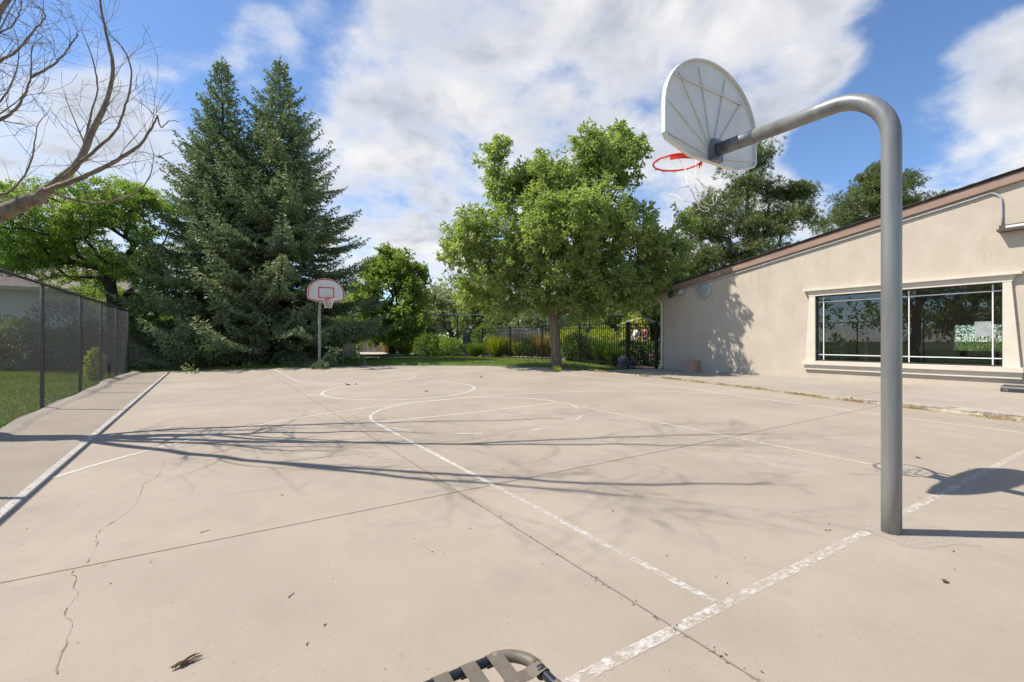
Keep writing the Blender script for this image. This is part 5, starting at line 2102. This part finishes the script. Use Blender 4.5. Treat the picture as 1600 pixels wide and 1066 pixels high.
    for z in np.arange(.3, 3.95, .19):
        obj('siding_board', MB().add([(x0, y0 - .004, z + .17), (x1, y0 - .004, z + .17), (x1, y0 - .03, z), (x0, y0 - .03, z), (x0, y0 - .002, z), (x1, y0 - .002, z)], [(0, 3, 2, 1), (3, 4, 5, 2)]), 'house_siding', t)
    V = [(x0 - .5, y0 - .5, 3.95), (x1 + .5, y0 - .5, 3.95), (x1 + .5, y1 + .5, 3.95), (x0 - .5, y1 + .5, 3.95), (x0 + 2, (y0 + y1) / 2, 6.4), (x1 - 2.6, (y0 + y1) / 2, 6.4)]
    rf = obj('roof', MB().add(V, [(0, 1, 5, 4), (1, 2, 5), (2, 3, 4, 5), (3, 0, 4), (3, 2, 1, 0)]), 'house_roof', t)
    obj('eave_board', MB().box((x0 - .5, y0 - .53, 3.80), (x1 + .5, y0 - .505, 3.98)), 'trim_cream', rf)
    for wx in (-16.5, -13):
        w = obj('window', MB().box((wx, y0 - .06, 1.3), (wx + 1.3, y0 - .035, 2.7)), 'white_paint', t)
        obj('pane', MB().box((wx + .08, y0 - .07, 1.38), (wx + 1.22, y0 - .061, 2.62)), 'black_plastic', w)


garden_things()


# ------------------------------------------------------------------ people in the garden
def person(base, heading, shirt, legs, label, pose):
    """heading: unit vector (x,y) the person faces; pose: hand targets"""
    t = thing('person', base, label, 'person')
    hx, hy = heading
    sx, sy = hy, -hx

    def W(r, f, z):
        return (r * sx + f * hx, r * sy + f * hy, z)

    def skin_obj(name, nodes, edges, mat, root):
        me = bpy.data.meshes.new(name)
        me.from_pydata([W(*n[:3]) for n in nodes], edges, [])
        o = put(name, me, t)
        md = o.modifiers.new('skin', 'SKIN')
        md.use_smooth_shade = True
        lay = me.skin_vertices[0] if me.skin_vertices else None
        if lay is None:
            bpy.context.view_layer.objects.active = o
            lay = me.skin_vertices.new() if hasattr(me.skin_vertices, 'new') else None
        if lay:
            for i, n in enumerate(nodes):
                lay.data[i].radius = (n[3], n[4] if len(n) > 4 else n[3])
                lay.data[i].use_root = (i == root)
        s = o.modifiers.new('sub', 'SUBSURF')
        s.levels = s.render_levels = 2
        me.materials.append(MATS[mat])
        return o
    lh, rh = pose['l'], pose['r']
    le, re_ = [(a + b) / 2 for a, b in zip((-.2, 0, 1.40), lh)], [(a + b) / 2 for a, b in zip((.2, 0, 1.40), rh)]
    le[2] -= .06
    re_[2] -= .06
    body = [(0, 0, .95, .13, .10), (0, 0, 1.15, .12, .09), (0, 0, 1.36, .14, .09), (0, .01, 1.48, .05), (0, .03, 1.58, .075, .085), (0, .03, 1.68, .075, .09), (0, .02, 1.74, .04),
            (-.2, 0, 1.40, .05), tuple(le) + (.038,), tuple(lh) + (.028,), (.2, 0, 1.40, .05), tuple(re_) + (.038,), tuple(rh) + (.028,),
            (-.10, 0, .88, .085), (-.11, .02, .48, .055), (-.11, 0, .07, .04), (-.11, .13, .03, .035), (.10, 0, .88, .085), (.11, .02, .48, .055), (.11, 0, .07, .04), (.11, .13, .03, .035)]
    be = [(0, 1), (1, 2), (2, 3), (3, 4), (4, 5), (5, 6), (2, 7), (7, 8), (8, 9), (2, 10), (10, 11), (11, 12), (0, 13), (13, 14), (14, 15), (15, 16), (0, 17), (17, 18), (18, 19), (19, 20)]
    skin_obj('body', body, be, 'skin', 0)
    sh = [(0, 0, .93, .15, .115), (0, 0, 1.15, .135, .105), (0, 0, 1.36, .155, .105), (0, 0, 1.44, .07), (-.2, 0, 1.40, .07), tuple(le) + (.058,), (.2, 0, 1.40, .07), tuple(re_) + (.058,)]
    skin_obj('shirt', sh, [(0, 1), (1, 2), (2, 3), (2, 4), (4, 5), (2, 6), (6, 7)], shirt, 0)
    pt = [(0, 0, .97, .145, .11), (0, 0, .90, .13, .105), (-.10, 0, .84, .098), (-.11, .02, .48, .07), (-.11, 0, .10, .06), (.10, 0, .84, .098), (.11, .02, .48, .07), (.11, 0, .10, .06)]
    skin_obj('trousers', pt, [(0, 1), (1, 2), (2, 3), (3, 4), (1, 5), (5, 6), (6, 7)], legs, 0)
    mb = MB()
    V, F = [], []
    for i in range(7):
        th = math.pi * .58 * i / 6
        for k in range(12):
            a = 2 * math.pi * k / 12
            V.append(W(.085 * math.sin(th) * math.cos(a), .01 + .10 * math.sin(th) * math.sin(a), 1.66 + .115 * math.cos(th)))
    for i in range(6):
        for k in range(12):
            F.append((i * 12 + k, i * 12 + (k + 1) % 12, (i + 1) * 12 + (k + 1) % 12, (i + 1) * 12 + k))
    me = bpy.data.meshes.new('hair')
    me.from_pydata(V, [], F)
    me.materials.append(MATS['hair_dark'])
    put('hair', me, t)
    return t


p = PX(994, 534, 22.5)
person((p[0], p[1], .36), (-RT[0], -RT[1]), 'cloth_white', 'denim', 'person in white shirt and blue jeans standing behind the fence gate post', {'l': (-.25, .25, 1.05), 'r': (.25, .22, 1.08)})
p = PX(1008, 534, 22.0)
person((p[0], p[1], .36), (-RT[0] * .8 - FW[0] * .6, -RT[1] * .8 - FW[1] * .6), 'cloth_maroon', 'hair_dark', 'person in dark maroon top standing behind the gate near the clubhouse', {'l': (-.22, .35, 1.1), 'r': (.24, .30, 1.0)})


# ------------------------------------------------------------------ strap furniture
def strap_lounge():
    t = thing('strap_lounge_chair', (.45, .2, -.03), 'taupe strap lounge chair at bottom edge of the picture with dark tube frame', 'chair')
    zt, x0, x1, yf, yr = .42, .10, .745, 1.135, -.75
    r = .013
    # frame: rounded front corners
    fp = [(x0, yr, zt), (x0, yf - .09, zt)]
    for a in np.linspace(180, 90, 7):
        fp.append((x0 + .09 + .09 * math.cos(math.radians(a)), yf - .09 + .09 * math.sin(math.radians(a)), zt))
    for a in np.linspace(90, 0, 7):
        fp.append((x1 - .09 + .09 * math.cos(math.radians(a)), yf - .09 + .09 * math.sin(math.radians(a)), zt))
    fp += [(x1, yf - .1, zt), (x1, yr, zt)]
    obj('seat_frame', MB().tube(fp, r, 12), 'tube_dark', t, True)
    for (x, y) in ((x0, yf - .45), (x1, yf - .45), (x0, yr + .3), (x1, yr + .3)):
        obj('leg', MB().tube([(x, y, zt - .01), (x, y - .03, .2), (x, y - .05, float(court_z(x, y)))], r, 10), 'tube_dark', t, True)
    obj('stretcher', MB().tube([(x0, yf - .47, .2), (x1, yf - .47, .2)], .009, 8), 'tube_dark', t, True)
    # lengthwise straps wrap the front tube
    w = .043
    n = 7
    for k in range(n):
        x = x0 + .085 + (x1 - x0 - .17) * k / (n - 1)
        prof = []
        for a in np.linspace(-110, 90, 9):
            prof.append((yf + (r + .0022) * math.cos(math.radians(a)), zt + (r + .0022) * math.sin(math.radians(a))))
        prof += [(yf - .05, zt + r - .002), (yf - .2, zt - .004), (yr + .02, zt - .004)]
        V, F = [], []
        for (y, z) in prof:
            V += [(x - w / 2, y, z), (x + w / 2, y, z), (x + w / 2, y - .0001, z - .0028), (x - w / 2, y - .0001, z - .0028)]
        for i in range(len(prof) - 1):
            for j in range(4):
                F.append((4 * i + j, 4 * i + (j + 1) % 4, 4 * i + 4 + (j + 1) % 4, 4 * i + 4 + j))
        obj('strap', MB().add(V, F), 'strap_taupe', t)
    # crosswise straps, wrapped on the side tubes
    for k in range(9):
        y = yf - .105 - .088 * k
        prof = []
        for a in np.linspace(-90, 90, 7):
            prof.append((x1 + (r + .0025) * math.cos(math.radians(a)), zt + (r + .0025) * math.sin(math.radians(a))))
        prof = prof + [(x1 - .04, zt + .004)]
        m = 14
        for j in range(1, m):
            x = x1 - .04 - (x1 - x0 - .08) * j / m
            prof.append((x, zt + (.006 if (j + k) % 2 else -.012)))
        prof.append((x0 + .04, zt + .004))
        for a in np.linspace(90, 270, 7):
            prof.append((x0 + (r + .0025) * math.cos(math.radians(a)), zt + (r + .0025) * math.sin(math.radians(a))))
        V, F = [], []
        for (x, z) in prof:
            V += [(x, y - w / 2, z), (x, y + w / 2, z)]
        for i in range(len(prof) - 1):
            F.append((2 * i, 2 * i + 1, 2 * i + 3, 2 * i + 2))
        obj('cross_strap', MB().add(V, F), 'strap_taupe', t)
    # corner strap over the rounded corner
    V, F = [], []
    cpts = []
    for a in np.linspace(100, -20, 12):
        cpts.append((x1 - .09 + .09 * math.cos(math.radians(a)), yf - .09 + .09 * math.sin(math.radians(a))))
    obj('corner_strap', MB().tube([(x, y, zt + .001) for x, y in cpts[1:10]], r + .003, 12), 'strap_taupe', t, True)
    obj('end_cap', MB().tube([(cpts[10][0], cpts[10][1], zt), (cpts[11][0], cpts[11][1], zt)], r + .004, 12), 'black_plastic', t, True)


strap_lounge()


def far_chair():
    c = PX(546, 534, 21.0)
    z = float(court_z(c[0], c[1]))
    c = np.array([c[0], c[1], z])
    t = thing('strap_chair', tuple(c), 'woven strap patio chair at the far court edge under the spruce', 'chair')
    fx = np.array([-.25, -.97, 0])          # faces the court
    fx = fx / np.linalg.norm(fx)
    rx = np.array([-fx[1], fx[0], 0])

    def W(r, f, h):
        return c + rx * r + fx * f + UP * h
    mb = MB()
    for s in (-.27, .27):
        obj('leg', MB().tube([W(s, .26, 0), W(s, .25, .42), W(s, .24, .62)], .013, 6), 'strap_taupe', t)
        obj('back_post', MB().tube([W(s, -.28, 0), W(s, -.22, .42), W(s, -.34, .95)], .013, 6), 'strap_taupe', t)
        obj('armrest', MB().tube([W(s, .26, .62), W(s, 0, .64), W(s, -.27, .62)], .014, 6), 'strap_taupe', t)
    obj('top_rail', MB().tube([W(-.27, -.34, .95), W(0, -.35, .97), W(.27, -.34, .95)], .013, 6), 'strap_taupe', t)
    for k in range(7):
        u = -.23 + .46 * k / 6
        obj('back_strap', MB().beam(W(u, -.215, .44), W(u, -.335, .95), .046, .004, tuple(fx)), 'strap_taupe', t)
    for k in range(6):
        q = .1 + .8 * k / 5
        obj('cross_strap', MB().beam(W(-.27, -.215 - .12 * q + .008, .44 + .51 * q), W(.27, -.215 - .12 * q + .008, .44 + .51 * q), .046, .004, tuple(fx)), 'strap_taupe', t)
    for k in range(6):
        f = -.2 + .44 * k / 5
        obj('seat_strap', MB().beam(W(-.27, f, .42), W(.27, f, .42), .05, .004), 'strap_taupe', t)
    # pedestal table
    p = PX(570, 534, 21.0)
    z = float(court_z(p[0], p[1]))
    t = thing('pedestal_table', (p[0], p[1], z), 'small round pedestal table right of the far strap chair', 'table')
    obj('table_top', MB().lathe((p[0], p[1], z), [(.01, .46), (.28, .465), (.30, .48), (.29, .50), (.01, .505)], 20), 'wood_grey', t, True)
    obj('pedestal', MB().lathe((p[0], p[1], z), [(.06, .05), (.035, .12), (.03, .3), (.05, .42), (.12, .462)], 12), 'wood_grey', t, True)
    obj('foot', MB().lathe((p[0], p[1], z), [(.19, 0), (.19, .02), (.10, .055), (.05, .07)], 16), 'wood_grey', t, True)


far_chair()

# ------------------------------------------------------------------ things along the wall
V = []
bx, by, bz = WX - .42, 2.72, float(walk_z(13.6, 2.7))
prof = [(.0, 0), (.0, .075), (.025, .12), (.2, .12), (.24, .08), (.24, 0)]
n = len(prof)
mb = MB().add([(bx + .06 + a, by - .33, bz + h) for a, h in prof] + [(bx + .06 + a, by + .12, bz + h) for a, h in prof], [tuple(range(n)), tuple(range(2 * n - 1, n - 1, -1))] + [(k, (k + 1) % n, (k + 1) % n + n, k + n) for k in range(n)])
bait = tag(obj('bait_box', mb, 'black_plastic', base=(bx + .1, by, bz)), 'black plastic bait box lying on the walkway under the window corner', 'box')
obj('lid_ridge', MB().box((bx + .10, by - .30, bz + .121), (bx + .22, by + .09, bz + .14)), 'black_plastic', bait)
obj('side_port', MB().box((bx + .05, by + .0, bz + .015), (bx + .062, by + .08, bz + .06)), 'joint_dark', bait)
p = (13.72, 10.35)
z = float(walk_z(*p))
mb = MB().add([(p[0] - .14, p[1] - .20, z), (p[0] + .2, p[1] - .20, z), (p[0] + .2, p[1] + .20, z), (p[0] - .14, p[1] + .20, z), (p[0] + .02, p[1] - .19, z + .36), (p[0] + .22, p[1] - .19, z + .38), (p[0] + .22, p[1] + .19, z + .38), (p[0] + .02, p[1] + .19, z + .36)],
              [(3, 2, 1, 0), (4, 5, 6, 7), (0, 1, 5, 4), (1, 2, 6, 5), (2, 3, 7, 6), (3, 0, 4, 7)])
tag(obj('splash_block', mb, 'terracotta', base=(p[0], p[1], z)), 'pinkish concrete splash block leaning against the wall near the clubhouse corner', 'block')


# ------------------------------------------------------------------ litter on the court
def litter():
    r = random.Random(21)
    # bark strip, lower left
    c = np.array(ground_px(283, 1043))
    z = float(court_z(*c))
    mb = MB()
    d = np.array([.86, .35, 0])
    for k in range(22):
        o = np.array([c[0], c[1], z + .006]) + d * r.uniform(-.045, .03) + np.array([-.35, .86, 0]) * r.uniform(-.011, .011) + np.array([0, 0, r.uniform(0, .012)])
        e = d * r.uniform(.03, .06) + np.array([r.uniform(-.008, .008), r.uniform(-.008, .008), r.uniform(-.004, .004)])
        mb.tube([o, o + e * .5 + np.array([0, 0, .003]), o + e], [.0022, .0028, .001], 5)
    tag(obj('bark_scrap', mb, 'dry_leaf', base=(c[0], c[1], z)), 'shredded brown bark scrap lying on the concrete at lower left', 'litter')

    def leaf(px, size, mat, label, group=None):
        c = ground_px(*px)
        z = float(court_z(*c)) + .004
        a = r.uniform(0, 6.28)
        V, F = [], []
        for i in range(6):
            s = i / 5
            w = size * .32 * math.sin(math.pi * (.08 + .86 * s))
            h = size * .18 * (s - .4) ** 2 * 4
            q = (s - .5) * size
            for e in (-1, 0, 1):
                x, y = q, e * w
                V.append((c[0] + x * math.cos(a) - y * math.sin(a), c[1] + x * math.sin(a) + y * math.cos(a), z + h + (abs(e) * w * .55)))
        for i in range(5):
            for e in range(2):
                F.append((3 * i + e, 3 * i + e + 1, 3 * i + e + 4, 3 * i + e + 3))
        tag(obj('dry_leaf', MB().add(V, F), mat, base=(c[0], c[1], z)), label, 'leaf', group)

    def stick(px, length, ang, label):
        c = ground_px(*px)
        z = float(court_z(*c)) + .003
        p = [np.array([c[0], c[1], z]) + np.array([math.cos(ang), math.sin(ang), 0]) * length * (s - .5) + np.array([0, 0, .003 * math.sin(s * 9)]) + np.array([-math.sin(ang), math.cos(ang), 0]) * .012 * math.sin(s * 5) * length * 4 for s in np.linspace(0, 1, 6)]
        tag(obj('twig', MB().tube(p, [.002, .0025, .002, .0025, .002, .001], 5), 'dry_leaf', base=(c[0], c[1], z)), label, 'twig')
    leaf((1476, 911), .045, 'dry_leaf', 'curled brown leaf right of the near pole base')
    leaf((674, 863), .02, 'pale_leaf', 'tiny pale scrap on the concrete centre left of the long joint')
    leaf((440, 775), .03, 'pale_leaf', 'pale fallen leaf on open concrete left of centre')
    leaf((957, 800), .022, 'dry_leaf', 'small dark leaf near the key line right of centre')
    leaf((543, 603), .16, 'dry_leaf', 'dark leaf scrap inside the centre circle, left')
    leaf((556, 602), .12, 'dry_leaf', 'dark leaf scrap inside the centre circle, second from left')
    leaf((752, 591), .12, 'dry_leaf', 'dark leaf scrap beyond the centre circle at right')
    leaf((666, 613), .10, 'dry_leaf', 'dark leaf scrap inside the centre circle, right')
    leaf((1434, 717), .05, 'dry_leaf', 'brown leaf right of the near pole beyond the rim shadow')
    leaf((1118, 993 - 90), .012, 'dry_leaf', 'tiny dark speck beside the near baseline')
    leaf((1190, 1052), .012, 'dry_leaf', 'tiny dark speck at the bottom right of the long joint')
    leaf((1362, 868), .01, 'dry_leaf', 'tiny dark crumb just left below the pole base')
    stick((455, 932), .05, .9, 'thin dark twig on the concrete lower left of centre')
    stick((1294, 830), .05, -.5, 'short twig just left of the near pole base')
    stick((508, 978), .02, .8, 'tiny twig lying at lower centre left')
    stick((480, 1008), .02, 1.0, 'tiny twig near the bottom edge left of the lounge chair')
    stick((320, 832), .06, .5, 'thin straw on the concrete left above the long joint')
    stick((1490, 1003 - 140), .03, .1, 'short straw right of the near pole')


litter()


def grit():
    global rng
    rng = np.random.default_rng(77)
    def ground(n, x, y, sx, sy):
        return np.stack([x + sx * rng.normal(size=n), y + sy * rng.normal(size=n)], 1)
    P = [np.stack([-2 + 12 * rng.random(420), .9 + 12 * rng.random(420) ** 1.5], 1)]
    for k in range(34):                                  # small drifts of crumbs
        P.append(ground(7, -2 + 12 * rng.random(), 1 + 9 * rng.random(), .10, .10))
    y = 3 + 18 * rng.random(420)                         # caught along the fence side
    P.append(np.stack([left_edge(y) + .28 + np.abs(rng.normal(size=420)) * .10, y], 1))
    y = -1 + 12 * rng.random(380)                        # and under the walkway step
    P.append(np.stack([KX - .10 - np.abs(rng.normal(size=380)) * .10, y], 1))
    t = rng.random(260)
    P.append(np.stack([1.8 + .012 * rng.normal(size=260), 1 + 12 * t ** 1.6], 1))
    P = np.concatenate(P)
    P = P[(P[:, 0] > -2.3) & (P[:, 0] < KX - .03)]
    n = len(P)
    C = np.stack([P[:, 0], P[:, 1], court_z(P[:, 0], P[:, 1]) + .002], 1)
    A = rdir(n)
    A[:, 2] = np.abs(A[:, 2]) * .25
    L = .006 + .016 * rng.random(n) ** 2.2
    V, F = leaves(C, A, np.tile([0, 0, 1.], (n, 1)) + rdir(n) * .3, L, L * .45, .12)
    tag(np_mesh('grit', V, F, 'grit', None, np.repeat(rng.random(n), 2)), 'scattered crumbs, seeds and grit on the concrete court', 'grit', kind='stuff')


grit()
